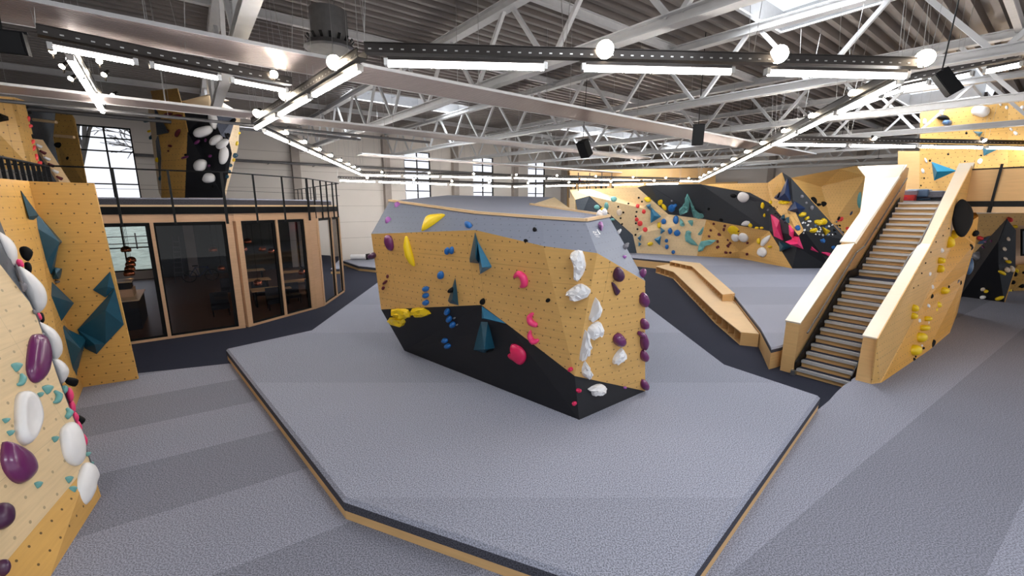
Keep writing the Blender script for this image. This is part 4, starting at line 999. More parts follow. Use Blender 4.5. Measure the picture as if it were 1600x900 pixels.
# ------------------------------------------------------------------ near wall at lower left
WN = Wall()
N_b, N_c = onz(158, 775, .3), onz(78, 902, .3); N_e = onY(0, 413, 5.45)
pn = plane3(onY(141, 722, 5.28), onY(0, 889, 3.62), N_e)
def nn(x, y): return onpl(x, y, *pn)
N_d = onz(-60, 1100, .3)
MBL = [nn(0, 413), nn(46, 472), nn(59, 500), nn(94, 600), nn(141, 722)]
outer = [onY(x, y, nn(x, y).y + .35) for x, y in ((0, 345), (48, 466), (63, 500), (97, 600), (143, 722))]
poly_wall('near_climbing_wall', 'pale plywood climbing wall closest to the camera at the lower left', [
    ('plywood_face', PLY_L, [[nn(-120, 300)] + MBL + [nn(0, 889), nn(-160, 1060)]]),
    ('plywood_kick', PLY_D, [[nn(-160, 1060), nn(0, 889), nn(141, 722), N_b, N_c, N_d]]),
    ('grey_edge', SLATE, [[MBL[i], MBL[i + 1], outer[i + 1], outer[i]] for i in range(4)] + [[nn(-120, 300), nn(0, 413), outer[0], onY(-120, 240, nn(-120, 250).y + .35)]])], WN)
hold(WN, [(53, 522), (67.5, 525), (76, 550), (73, 582), (60, 598), (48, 596), (40, 578), (42, 546), (46, 528.7)], 'purple', h=.10, label='tall purple hold at the top right of the near wall')
hold(WN, [(2, 694), (9.4, 691.5), (38, 707), (52, 730), (49, 745), (34, 756), (19, 752.7), (5.7, 737.6), (0, 718.7)], 'purple', h=.12, label='big drop-shaped purple hold at the left image edge')
ell(WN, 0, 808, 14, 21, 'dpurple', h=.1, label='dark purple hold cut by the left image edge, upper of two')
ell(WN, 0, 889, 5, 14, 'dpurple', h=.08, label='dark purple hold cut by the left image edge, lower of two')
hold(WN, [(22.7, 624), (32, 611.8), (45, 614.8), (54.8, 635.6), (57.4, 658), (49, 684.7), (39.7, 696.8), (28, 690), (22, 669.6)], 'white', h=.10, kind='dish', label='large white dished hold, leftmost of the three on the near wall')
hold(WN, [(94.4, 669.6), (107.7, 659.4), (117, 665.8), (124.7, 688.4), (127.7, 711), (124.7, 726), (113, 728), (100, 716.8), (93, 688)], 'white', h=.11, label='large white hold, middle one of the three on the near wall')
hold(WN, [(130, 724), (141.7, 726), (148.5, 741), (143, 756.5), (140, 775), (130, 792), (121, 786.7), (116, 769.7), (121, 745)], 'white', h=.11, label='large white hold, lowest of the three on the near wall')
for q in ((25.3, 574, 8.5, 7.5), (73.7, 609, 8.5, 7.5), (62, 617, 4, 4), (8, 657.5, 5, 4), (15, 677, 5, 4.5), (85, 686.6, 4.6, 5), (107, 749.6, 5.5, 5.5), (112.6, 766, 5.5, 6.5), (58.6, 758, 5.5, 5.5), (49, 721, 3, 2.5), (136, 710, 3.5, 3.5), (142, 725, 3.5, 3.5)):
    x, y, rx, ry = q
    o = hold(WN, [(x - rx, y - ry * .6), (x, y - ry), (x + rx, y - ry * .6), (x + rx * .5, y + ry * .4), (x, y + ry), (x - rx * .6, y + ry * .3)], 'sea', h=.04, label='small ridged sea-green foothold on the near wall', group='sea-green footholds on the near wall')
worm(WN, [(32, 584, 1.5), (34, 592, 4), (31, 600, 3.5), (26, 601, 1.5)], 'sea', label='hooked sea-green hold left of the tall white one', group=None)
worm(WN, [(84, 611, 1.5), (90, 618, 4), (88, 627, 3.5), (83, 629, 1.2)], 'sea', label='hooked sea-green hold right of a ridged one, mid wall')
worm(WN, [(103, 638, 1.5), (107, 645, 4), (103, 653, 3)], 'sea', label='hooked sea-green hold near the right edge of the near wall')
ell(WN, 99, 609, 4, 7, 'sea', h=.05, label='ridged sea-green hold beside the pink chain')
def blob(pts, color, label, Y, group=None, depth=.16):
    """free-standing rounded hold seen past the wall's edge, solid on both sides"""
    cx = sum(p[0] for p in pts) / len(pts); cy = sum(p[1] for p in pts) / len(pts)
    c = onY(cx, cy, Y); N = (CAM - c).normalized(); P = smooth_outline([onpl(x, y, c, N) for x, y in pts], 3); n = len(P)
    ce = sum(P, Vector()) / n; vs = []; fs = []; rings = [-.9, -.6, -.25, 0, .25, .6, .9]
    for a in rings:
        f = math.sqrt(1 - a * a); vs += [ce + (p - ce) * f + N * depth * a for p in P]
    vs += [ce - N * depth, ce + N * depth]; k = len(rings)
    for a in range(k - 1):
        for i in range(n): j = (i + 1) % n; fs.append((a * n + i, a * n + j, (a + 1) * n + j, (a + 1) * n + i))
    for i in range(n): j = (i + 1) % n; fs += [(j, i, k * n), ((k - 1) * n + i, (k - 1) * n + j, k * n + 1)]
    MB().add(vs, fs, COL[color]).build('climbing_hold', None, smooth=True, label=label, cat='climbing hold', group=group)
blob([(-8, 362), (6, 366), (20, 377), (27, 392), (26, 411), (14, 420), (-8, 402)], 'white', 'white bulging hold behind the edge of the near wall, topmost', 5.95)
blob([(28, 417), (42, 422), (57, 434), (70, 450), (74, 468), (69, 482), (57, 489), (44, 473), (33, 447)], 'white', 'white bulging hold behind the edge of the near wall, second from the top', 5.9)
blob([(58, 504), (74, 508), (88, 518), (97, 534), (97, 552), (84, 562), (70, 534)], 'white', 'white bulging hold behind the edge of the near wall, third from the top', 5.85)
blob([(80, 560), (97, 564), (108, 577), (105, 590), (96, 600), (85, 588)], 'white', 'white bulging hold behind the edge of the near wall, lowest', 5.8)
for x, y, rx, ry in ((109, 617, 6, 12), (112, 636, 6, 12), (117, 652, 6, 9), (122, 668, 6, 11), (130, 688, 6.5, 11)):
    blob([(x - rx, y - ry * .5), (x, y - ry), (x + rx, y - ry * .3), (x + rx, y + ry * .5), (x + 1, y + ry), (x - rx * .8, y + ry * .4)], 'pink', 'pink hold in the chain behind the lower edge of the near wall', 5.65, 'pink chain behind the near wall', .07)
for x, y, lb in ((32, 411, 'upper'), (60, 494, 'lower')): blob([(x - 7, y - 6), (x + 2, y - 5), (x + 6, y + 4), (x, y + 7), (x - 6, y + 2)], 'pink', 'pink hold wedged between white bulging holds, %s one' % lb, 6.0, None, .06)
for pts, lb in (([(30, 388), (41, 385), (52, 394), (45, 408), (34, 402)], 'uppermost'), ([(38, 411), (46, 410), (50, 418), (48, 427), (40, 424)], 'second'), ([(60, 490), (67, 489), (70, 500), (65, 506), (60, 500)], 'third'),
                ([(100, 590), (113, 590), (123, 594), (118, 604), (104, 600)], 'fourth'), ([(121, 648), (134, 655), (127, 664), (120, 660)], 'lowest')):
    blob(pts, 'black', 'black faceted hold behind the near wall edge, %s down' % lb, 6.3, None, .08)
for pts in ([(24, 412), (30, 420), (36, 440), (40, 452), (34, 446), (28, 430)], [(30, 440), (42, 444), (42, 452), (36, 456)], [(51, 484), (58, 486), (57, 491), (52, 490)], [(64, 519), (71, 522), (68, 527)]): blob(pts, 'grey', 'small grey screw-on hold among the white bulging ones', 5.6, 'grey bits on the near wall edge', .03)
# ------------------------------------------------------------------ left wall with petrol-blue volumes
WL = Wall()
l1, l2 = onY(45, 283, 8.75), onY(146, 286.5, 9.2); l3, l4 = onz(216, 592, .3), onz(130, 605, .3)
l5, l6 = onz(112, 652, .3), onY(-30, 276, 7.4); l7 = onz(80, 745, .3)
poly_wall('left_climbing_wall', 'tall golden plywood climbing wall with big petrol-blue volumes at left', [('plywood_face', PLY_D, [[l1, l2, l3, l4]]), ('plywood_face', PLY_D, [[l6, l1, l4, l5], [l6, l5, l7]])], WL, th=.06)
TV = [([(33, 298), (61, 337), (46, 349)], (45, 338), .15, 'topmost spike of the left wall'), ([(46, 349), (61, 337), (98.8, 377.7), (87, 390), (85, 420), (76, 436), (64, 422), (53, 383)], (93, 378), .3, 'long one below the topmost spike'),
      ([(84.5, 418), (95, 420), (91.6, 436), (81, 436)], (88, 428), .1, 'smallest, at the lower tip of the long one'), ([(58.6, 418.5), (115.5, 473.6), (96, 502), (74.6, 479), (67.5, 457.6)], (80, 462), .25, 'arrow-shaped one at mid height'),
      ([(76, 484), (106.6, 514.5), (135, 528.7), (122.6, 575), (106.6, 591), (96, 553.5), (80, 511)], (126, 545), .25, 'large one behind the white bulging holds'),
      ([(172, 424), (179.4, 450.5), (165, 465), (145, 453)], (168, 448), .1, 'upper one at the right edge'), ([(179.4, 450.5), (193.6, 507), (165, 537.5), (121, 515)], (165, 485), .2, 'biggest one at the right edge'),
      ([(121, 515), (165, 537.5), (151, 553.5), (133, 544.6)], (148, 538), .15, 'lower one at the right edge')]
for pts, ap, h, lb in TV + [([(108, 556), (124, 556), (120, 588), (104, 588)], (118, 572), .12, 'low one just above the pink chain')]:
    cx = sum(p[0] for p in pts) / len(pts); cy = sum(p[1] for p in pts) / len(pts); P0, N = WL.hit(cx, cy); rv = ray(cx, cy).normalized()
    lift = .04 if cx > 125 else .16
    hold(WL, pts, 'teal', 'pyr', h=h, apex=ap, label='petrol-blue faceted volume, ' + lb, cat='climbing volume', plane=(P0 - rv * lift, N if cx > 125 else (N - rv * .8).normalized()), skirt=.3 if cx <= 125 else .05)
for x, y in ((92, 376), (90, 440)): ell(WL, x, y, 4, 2, 'grey', h=.08, label='small grey hold on a petrol-blue volume of the left wall', group='grey holds on volumes at left')
# railing and walls above it
a, b_ = onY(-12, 241, 8.6), onY(75, 262, 11); z1 = (a.z + b_.z) / 2
pr = [Vector((a.x, a.y, 0)), Vector((b_.x, b_.y, 0))]
railing(pr, 4.5, z1, 'black bar railing on top of the left climbing wall', [(pr[0].lerp(pr[1], k / 9), 4.35, .03) for k in range(10)], thick=.03)
WA = Wall()
poly_wall('upper_climbing_wall', 'golden plywood climbing wall on the upper level at the far left edge', [
    ('plywood_face', PLY_D, [[onY(-60, 146, 11.2), onY(22, 152, 12), onY(52, 266, 12), onY(-60, 262, 11.2)]]),
    ('lit_edge', PLY_D, [[onY(22, 152, 12), onY(38, 157, 12.6), onY(66, 268, 12.6), onY(52, 266, 12)]])], WA)
WA2 = Wall()
poly_wall('upper_climbing_wall', 'dark slate climbing wall with yellow holds on the upper level at left', [
    ('slate_face', SLATE, [[onY(38, 160, 15), onY(90, 172, 16.5), onY(84, 215, 16.5), onY(100, 296, 16.5), onY(60, 294, 15)]])], WA2)
poly_wall('upper_climbing_wall', 'rounded golden plywood fin with two black round holds beside the left window', [
    ('plywood_face', PLY_D, [[onY(87, 174, 16), onY(110, 176.5, 16), onY(116, 186, 16), onY(137, 296, 15.6), onY(101, 296, 16), onY(83, 215, 16)]])], WA2)
ell(WA2, 92.5, 227, 5.5, 4.5, 'black', h=.12, label='round black hold on the golden fin, upper of two'); ell(WA2, 110, 247.5, 5, 4, 'black', h=.12, label='round black hold on the golden fin, lower of two')
many(WA2, [(68, 218, 4, 4), (73, 205, 3.5, 3.5), (70, 228, 3, 5), (77, 220, 2, 2)], 'yellow', 3, 3, 'yellow hold on the dark slate wall of the upper level', 'yellow holds on the slate wall')
many(WA, [(44, 186, 3, 5), (46, 197, 3, 5), (52, 232, 3, 6), (56, 246, 3.5, 6), (60, 256, 3.5, 6), (50, 222, 3, 5)], 'red', 3, 5, 'bright coral hold on the lit edge of the far left upper wall', 'coral holds at far left')
many(WA, [(50, 213, 4, 3), (47, 176, 2.5, 2.5), (43, 168, 2, 2), (66, 256, 2, 3)], 'black', 3, 3, 'black hold on the lit edge of the far left upper wall', 'black holds at far left')
hold(WA, [(-2, 176), (13, 182), (14, 188), (-2, 191)], 'black', 'pyr', h=.15, label='black angular volume at the left image edge on the upper wall')
t = thing('slide_beam', onY(80, 250, 13), 'pale sloping beam with small holds descending past the fin on the upper level', 'beam')
m = MB(); m.beam(onY(57, 219, 13.2), onY(103, 290, 13), .26, .1, PLAIN_P); m.build('board', t)
for k in range(6):
    m = MB(); p = onY(57, 219, 13.1).lerp(onY(103, 290, 12.9), .15 + k * .14); m.tube(p, p + Vector((0, -.12, .06)), .05, COL['maroon' if k % 2 else 'white'], 8, .03); m.build('small_hold', t)
for i, (x0, y0, x1, y1, Y) in enumerate(((52, 187, 88, 191, 14.5), (86, 212, 116, 214.5, 15.2))):
    MB().tube(onY(x0, y0, Y), onY(x1, y1, Y), .05, PLAIN_P, 8).build('wooden_bar', label=('upper', 'lower')[i] + ' pale horizontal wooden bar between the upper walls at left', cat='bar')
# ------------------------------------------------------------------ boulder on the mezzanine
WM_ = Wall(); Y0, Y1_ = 17.0, 18.4
def my(x, y, Y=17.0): return onY(x, y, Y)
m1, m2, m3, m4, m5 = my(240, 161, 16.9), my(284, 162, 16.4), my(293, 206, 16.2), my(289, 309, 16.9), my(252, 309, 17.3)
poly_wall('upper_boulder', 'tall golden and black climbing boulder standing on the mezzanine', [
    ('golden_face', PLY_D, [[m1, m2, m3, my(252, 248, 17.0)]]), ('golden_face', PLY_D, [[m3, my(252, 248, 17.0), m5, m4]]),
    ('black_face', BLACKP, [[m2, my(326, 168, 16.6), my(356, 214, 16.5), my(362, 240, 16.7), my(349, 309, 17), m4, m3]]),
    ('grey_facet', GREYP, [[my(326, 168, 16.6), my(371, 174, 17), my(358, 218, 16.6), my(346, 212, 16.4)]]),
    ('side_edge', PLY_L, [[my(371, 174, 17), my(376, 176, 17.6), my(372, 230, 17.4), my(352, 309, 17.3), my(349, 309, 17), my(358, 218, 16.6)]]),
    ('side_edge', PLY_L, [[my(230, 160, 17.6), m1, my(252, 248, 17.0), m5, my(248, 300, 17.6), my(240, 240, 17.8)]]),
    ('slate_facet', SLATE, [[my(241, 168, 16.8), my(262, 207, 16.5), my(245, 211, 16.8)], [my(252, 309, 17.4), my(243, 220, 17.2), my(246, 212, 16.85), my(252, 248, 17.0)]]),
    ('top_cap', PLY_D, [[my(235, 142, 17.8), my(277, 138, 17.4), my(284, 162, 16.45), my(240, 161, 16.95)]]),
    ('top_fin', PLAIN_P, [[my(327, 147, 18), my(358, 157, 18), my(328, 158, 17.5)], [my(284, 158, 17), my(327, 147, 18), my(371, 174, 17.2), my(326, 168, 16.7)]])], WM_)
mu = 'on the upper boulder'
for pts, lb in (([(302.6, 207), (310, 201), (329, 197), (333, 202), (328, 210), (314, 215), (304, 213)], 'long sideways one at upper left'), ([(328, 177), (336, 178), (340.6, 188), (338, 201), (332, 200), (326, 188)], 'topmost one')):
    hold(WM_, pts, 'white', h=.2, label='big white hold %s, %s' % (mu, lb))
for x, y, rx, ry, an, lb in ((337.4, 218.6, 11, 7.3, -30, 'third from the top'), (347.4, 224.6, 11, 7, -30, 'just right of the third'), (350, 242, 8, 15, 8, 'tall one near the right edge'), (313, 258, 10.5, 9.5, -35, 'lower left one'), (327, 278, 10, 8, 0, 'lowest one')):
    ell(WM_, x, y, rx, ry, 'white', an, h=.2, label='big white hold %s, %s' % (mu, lb))
many(WM_, [(262, 180, 3, 8), (277, 181.6, 2.5, 8), (278, 208, 2.6, 7), (265.6, 228, 3, 2), (261, 205, 3, 3), (263, 236, 1.5, 1.5)], 'maroon', 2, 6, 'dark maroon hold on the golden face of the upper boulder', 'maroon holds on the upper boulder')
many(WM_, [(308, 222, 3, 5), (321, 219, 3, 2), (328, 244, 2.5, 3), (326.6, 259, 2, 2), (289, 246, 2, 6), (376, 182, 4, 4)], 'purple', 2, 3, 'small purple hold on the black side of the upper boulder', 'purple holds on the upper boulder')
many(WM_, [(233, 188, 2.5, 9), (237, 214, 2.5, 5), (367, 243, 4, 5), (360, 258, 3, 3), (358, 268, 3, 3), (355, 276, 3, 3), (251, 278, 2.5, 5)], 'teal', 3, 4, 'small petrol-blue spiky hold along the side edges of the upper boulder', 'petrol holds on the upper boulder', 'rock')
many(WM_, [(372, 208, 2.5, 4), (370, 224, 2.5, 4), (365, 250, 2.5, 3), (368, 195, 2, 3), (233, 205, 2, 3), (246, 250, 3.5, 4)], 'yellow', 2, 3, 'small yellow hold along the side edges of the upper boulder', 'yellow holds on the upper boulder')
many(WM_, [(364, 189, 3.5, 6), (356, 212, 4, 4), (333, 291, 3, 2), (290, 242, 2, 2)], 'black', 3, 3, 'black hold on the upper boulder', 'black holds on the upper boulder')
# ------------------------------------------------------------------ long rear climbing wall
WB = Wall(); REAR.append(WB)
def by(x, y, Y): return onY(x, y, Y)
def bz(x, y): return onz(x, y, .6)
q = {'a': by(889.5, 296, 35), 'b': by(922, 295, 34.4), 'c': by(996, 293, 32.6), 'd': by(1044.6, 335, 32.2), 'e': by(1103.6, 343, 30.9), 'f': by(1202, 361, 27.2),
     'g': bz(1089, 400), 'h': bz(995, 395.5), 'i': by(989, 367, 33.3), 'j': by(921, 306, 33), 'k': by(899, 312, 33.6), 'l': bz(1125, 402), 'm': bz(1155, 403.5), 'n': bz(1238, 419.5), 'o': by(1155.5, 392, 29.9)}
q['q1'] = by(1014, 289, 31.6); q['q2'] = by(1095, 288, 29.5); q['q3'] = by(1140, 296, 28.3); q['q4'] = by(1172, 301, 27.6); q['q5'] = by(1202, 317, 26.8)
q['r1'] = by(1204, 319, 26.6); q['r2'] = by(1222, 314, 26.0); q['r3'] = by(1240, 325, 25.4); q['r4'] = by(1256, 360, 24.6); q['r5'] = by(1248, 368, 24.6)
q['s0'] = by(1222, 269, 25.7); q['s1'] = by(1236, 278, 25.3); q['s2'] = by(1324, 376, 25.6); q['s3'] = onz(1300, 419, .6); q['s4'] = by(1245, 386, 25.0)
q['t1'] = by(1118, 287.5, 29.3); q['t2'] = by(1200, 285.5, 27); q['t3'] = by(1220, 271, 25.9)
q['u1'] = by(1311, 264, 26.6); q['u2'] = by(1340, 259, 27); q['u3'] = by(1354, 275, 27); q['u4'] = by(1344, 346, 27)
q['v1'] = by(1300, 351, 26.8); q['v2'] = by(1345, 330, 27.5); q['w1'] = by(1283, 292, 27.4)
poly_wall('rear_climbing_wall', 'long rear climbing wall of pale plywood with charcoal overhang above the rear mat', [
    ('plywood_face', PLY_L, [[q[k] for k in ('a', 'b', 'c', 'd', 'i', 'j')] , [q['d'], q['e'], q['g'], q['h'], q['i']]]),
    ('plywood_face', PLY_L, [[q['a'], q['j'], q['k'], by(899, 345, 34), by(889, 345, 35)]]),
    ('slate_face', SLATE, [[q['k'], q['j'], q['i'], q['h'], bz(983, 395.5), by(905, 345, 33.4)]]),
    ('golden_face', PLY, [[q['e'], q['f'], q['o']], [q['e'], q['o'], q['m'], q['l'], q['g']], [q['o'], q['f'], q['n'], q['m']]]),
    ('charcoal_face', CHARP, [[q['c'], q['q1'], q['q2'], q['e'], q['d']], [q['q2'], q['q3'], q['q4'], q['q5'], q['f'], q['e']], [q['q5'], q['r1'], q['r5'], q['f']]]),
    ('golden_strip', PLY, [[q['r1'], q['r2'], q['r3'], q['r4'], q['r5']]]),
    ('black_prow', BLACKP, [[q['f'], q['r5'], q['s4'], q['n']], [q['r5'], q['r4'], q['s4']], [q['s4'], q['r4'], q['s2'], q['s3'], q['n']]]),
    ('charcoal_spike', CHARP, [[q['s0'], q['s1'], q['s2'], q['r4'], q['r3']]]),
    ('golden_top', PLY, [[q['q2'], q['t1'], q['t2'], q['q5'], q['q4'], q['q3']], [q['t2'], q['t3'], q['s0'], q['r3'], q['r2'], q['r1'], q['q5']]]),
    ('golden_face', PLY, [[q['s1'], q['u1'], q['w1'], q['v1']], [q['u1'], q['u2'], q['u3'], q['w1']], [q['w1'], q['u3'], q['v2'], q['v1']]]),
    ('golden_roof', PLY, [[q['v1'], q['v2'], q['u4'], q['s2']], [q['s1'], q['v1'], q['s2']]])], WB)
rb = 'on the rear wall'
for x, y, rx, ry, lb in ((959, 311, 5, 4.5, 'bowl-shaped, uppermost'), (947.5, 322, 3.5, 6, 'upright, left of the red ones'), (932.7, 324, 4.5, 4, 'on the slate edge at far left')): ell(WB, x, y, rx, ry, 'sea', h=.2, label='pale sea-green hold %s, %s' % (rb, lb))
ell(WB, 957, 343, 3.5, 2, 'sea', h=.2, label='flat pale sea-green hold on the slate diagonal'); ell(WB, 941, 327, 3, 2.5, 'yellow', h=.15, label='small yellow hold on the slate edge at far left')
ell(WB, 967.6, 331.8, 4.5, 5, 'cream', h=.15, label='cream hold alone on the pale rear plywood')
ell(WB, 1012, 311.7, 5.5, 4, 'yellow', 20, h=.2, label='yellow hold at the pale plywood edge under the charcoal corner')
for x, y, w in ((996.5, 322, 3), (1006, 330.7, 3), (995, 343, 3), (1000, 349, 4), (1008, 358.6, 3.6)): ell(WB, x, y, w, w * 1.1, 'red', h=.15, label='coral red hold in the loose column on the pale rear plywood', group='coral holds on the rear wall')
many(WB, [(994.6, 331), (993.5, 338), (993.5, 349), (996, 358), (993, 367), (1003, 315), (998, 309), (966, 323), (974, 332), (969.7, 341), (972, 350), (982, 318)], 'black', 1.6, 1.6, 'tiny dark foothold on the pale rear plywood left of the petrol triangles', 'dark footholds on pale rear plywood')
for pts, lb in (([(1017, 324), (1033, 338.5), (1016.7, 348.6)], 'largest'), ([(1009.7, 321), (1016.7, 318), (1016, 328.6)], 'just left of the largest'), ([(1032, 355.4), (1039, 361), (1032, 366)], 'at mid height'), ([(1022, 374), (1033, 368.7), (1031, 383.5)], 'low, right'), ([(996, 372), (1002, 367), (1000.7, 377)], 'low, left'), ([(997.7, 379), (1002, 382), (997.5, 385.6)], 'lowest and smallest')):
    hold(WB, pts, 'lteal', 'pyr', h=.2, label='petrol-blue triangle %s, %s' % (rb, lb))
for x, y, rx, ry, an, lb in ((1032, 315, 4, 5.5, 20, 'on charcoal, left'), (1038, 323, 3, 6, -30, 'on charcoal, right'), (1029.8, 352, 3, 5, 0, 'between the petrol triangles'), (1016, 381, 4.5, 3, -15, 'lowest, near the mat')): ell(WB, x, y, rx, ry, 'yellow', an, h=.2, label='yellow hold on the rear wall, ' + lb)
for x, y, rx, ry, lb in ((1049.4, 325.4, 5.5, 6, 'large, on the charcoal edge'), (1056, 343.4, 4.5, 7, 'oval with a hollow, under the charcoal'), (1037, 346, 4, 4.5, 'round, beside the largest triangle'), (1047, 361, 3.5, 5, 'upright, mid height'), (1058, 364, 5, 5, 'wide, mid height'), (1041.4, 376, 2.6, 3, 'small, upper of three low ones'), (1042, 385.6, 3, 3.5, 'small, middle of three low ones'), (1052, 394, 3, 3, 'small, lowest of three')):
    ell(WB, x, y, rx, ry, 'blue', h=.22, label='blue rear wall hold, ' + lb)
ell(WB, 1055, 321, 3, 2.5, 'blue', h=.3, label='small blue knob above the large blue hold')
SEA = [([(1073, 303), (1077, 314), (1075, 331), (1062, 335), (1062.5, 327.6), (1070, 316)], 'tall left fin on the charcoal face'), ([(1074, 302), (1080, 314), (1088, 331), (1099, 335), (1098, 341), (1083.6, 338), (1080, 320)], 'tall right fin on the charcoal face'),
       ([(1063.5, 341), (1070, 352), (1063, 353)], 'small one left, just below the charcoal'), ([(1075, 345), (1083, 344.4), (1081.5, 354)], 'small one right, just below the charcoal'), ([(1072, 361), (1079.4, 362), (1079.4, 371), (1091, 384), (1071, 377)], 'hooked one low on the wall'),
       ([(1090.5, 366.6), (1099, 354), (1097, 365.5)], 'slim one at the plywood fold'), ([(1095, 377), (1120.5, 375), (1103.6, 383.5), (1097, 392), (1090.5, 392.3)], 'wing-shaped one, lowest')]
for pts, lb in SEA: hold(WB, pts, 'sea', 'rock', h=.22, label='sea-green fin-like hold, ' + lb)
many(WB, [(880 + a / 4.74, 240 + b / 4.74) for a, b in ((1115, 520), (1198, 535), (1092, 568), (1150, 600), (1080, 612), (1143, 650), (1220, 640), (1140, 695), (1222, 687), (1208, 733), (1190, 565), (1160, 602))] + [(1120 + a / 4.5, 240 + b / 4.5) for a, b in ((55, 508), (50, 530), (15, 565), (5, 620), (10, 655), (85, 640), (95, 628), (60, 695), (95, 697), (212, 707), (75, 648), (215, 628), (130, 545), (150, 545))], 'maroon', 2.2, 1.8, 'small dark maroon hold scattered on the golden lower panels of the rear wall', 'maroon footholds on the rear wall')
for x, y, rx, ry, an, lb in ((1161.6, 308, 9, 8, 20, 'uppermost on charcoal'), (1147.8, 333, 8.5, 7.5, 20, 'second, left on charcoal'), (1149, 371, 7, 5.5, 50, 'left of the pair on golden plywood'), (1162, 371, 8, 6.5, 40, 'right of the pair on golden plywood'), (1191, 394, 7.5, 7.5, 0, 'round, lowest on golden plywood')):
    ell(WB, x, y, rx, ry, 'white', an, h=.25, label='big white rear-wall hold, ' + lb)
hold(WB, [(1159, 349), (1166.7, 340), (1179, 339), (1176.7, 345.6), (1170, 352), (1160, 352)], 'white', h=.25, label='big white curved rear-wall hold, lowest on charcoal')
hold(WB, [(1203, 367), (1202, 374.4), (1193, 384.4), (1189, 383), (1191, 374.4)], 'white', h=.2, label='slanting white hold on the golden fold of the rear wall')
ell(WB, 1146, 360, 9.5, 7, 'yellow', 20, h=.12, label='ochre disc behind the pair of white rear-wall holds')
for x, y, rx, ry, lb in ((1179, 337.8, 5, 3.6, 'above the curved white one'), (1173, 350.4, 4, 5, 'below the curved white one'), (1183, 355.6, 3.2, 2.2, 'low on charcoal, left'), (1191, 355.6, 3.2, 2.2, 'low on charcoal, right'), (1192, 321, 3, 5, 'high on charcoal'), (1195, 336, 1.6, 3, 'tiny upright, mid charcoal'), (1186, 376.7, 2.5, 5, 'upright beside the slanting white one'), (1202.7, 385.6, 3, 2, 'right of the round white one')):
    ell(WB, x, y, rx, ry, 'yellow', h=.2, label='yellow hold on rear wall, ' + lb)
for pts, lb in (([(1204, 335), (1218, 344), (1222.7, 375.6), (1209, 369)], 'long one at left'), ([(1232, 352), (1240, 361), (1238, 372), (1233, 367)], 'small one right of the long one'), ([(1248, 369), (1246, 378), (1234.5, 382), (1247, 386.7), (1255.5, 389.3)], 'star-shaped one at the prow'), ([(1264.4, 378), (1279, 394.4), (1265.6, 391)], 'triangle on the black prow'), ([(1278, 391), (1298, 395.6), (1295.6, 400.4), (1279, 395.6)], 'long low one at right on the black prow')):
    hold(WB, pts, 'pink', 'pyr', h=.25, label='hot-pink volume, ' + lb)
for pts, lb, c in (([(1230, 279), (1234.4, 314.4), (1214.4, 312)], 'tall navy volume on the golden and charcoal spike', 'navy'), ([(1209, 309), (1218, 299.6), (1216, 313)], 'small navy volume left of the tall one', 'navy'), ([(1242, 314.4), (1259, 325.6), (1249, 334.4), (1233, 329)], 'wide navy volume in the middle of the spike', 'navy'), ([(1216.7, 376.7), (1236.7, 385.6), (1218, 393)], 'petrol-blue volume left on the black prow', 'teal'), ([(1222, 336), (1225, 345), (1219, 342)], 'small navy triangle, left of the golden strip', 'teal'), ([(1228, 340), (1231, 349), (1224, 348)], 'small navy triangle beside the golden strip', 'teal')):
    hold(WB, pts, c, 'pyr', h=.35, label=lb)
for x, y, rx, ry, lb in ((1270, 315, 6, 7.5, 'big round left one'), (1285.6, 319, 5, 4, 'right one'), (1278, 320, 4.5, 2.2, 'bar between two'), (1300, 318, 3, 4.5, 'upper one of the right column'), (1302.7, 330, 2.6, 4, 'middle one of the right column'), (1308, 341, 3.2, 4, 'lowest one of the right column')):
    ell(WB, x, y, rx, ry, 'black', h=.25, label='black hold on the upper golden panel, ' + lb)
for x, y, rx, ry, lb in ((1307, 305, 3, 5, 'upper'), (1305.6, 316.7, 3, 6, 'middle'), (1313, 342, 4, 4, 'lowest')): ell(WB, x, y, rx, ry, 'red', h=.2, label='coral hold on the upper golden panel, ' + lb)
hold(WB, [(1323, 294), (1328, 305), (1327, 316), (1324, 329), (1320, 325), (1317, 309)], 'blue', h=.3, label='tall blue hold beside the sea-green barrel')
hold(WB, [(1326.7, 296.7), (1342, 296), (1345, 306.7), (1343, 325.6), (1333, 319)], 'sea', h=.35, label='big sea-green barrel-shaped hold next to the stair wall')
ell(WB, 1328, 331, 3, 6, 'navy', h=.2, label='navy hold below the tall blue one')
for x, y, rx, ry, lb in ((1225.6, 315.6, 8, 3, 'long one on the golden spike edge'), (1252.7, 336, 5, 3, 'upper middle'), (1259, 342, 2.5, 2.5, 'tiny middle'), (1278, 347.8, 8, 4.5, 'wide one on charcoal'), (1286.7, 346, 4, 5.5, 'pointed one right of the wide one'), (1270, 360.7, 5, 3, 'left one on the black prow'), (1206, 316, 2, 3, 'tiny at left')):
    ell(WB, x, y, rx, ry, 'yellow', kind='rock', h=.3, label='yellow chunky prow hold, ' + lb)
hold(WB, [(1285.6, 354.4), (1297.8, 361), (1290, 367.8)], 'yellow', 'pyr', h=.3, label='yellow triangular volume on the black prow')
for x, y, rx, ry, lb in ((1246.7, 356.7, 4, 4, 'at the tip of the golden strip'), (1282, 376, 6, 5, 'big one on the black prow'), (1299, 386.7, 4, 3, 'low one beside the stair wall')): ell(WB, x, y, rx, ry, 'blue', kind='rock', h=.3, label='blue rear prow hold, ' + lb)
rnd = random.Random(21)
many(WB, [(1253 + rnd.random() * 54, 344 + rnd.random() * 46, .9 + rnd.random(), .9 + rnd.random()) for i in range(60)], 'white', 1, 1, 'tiny white screw-on hold sprinkled on the black prow of the rear wall', 'white chips on the prow', 'rock')
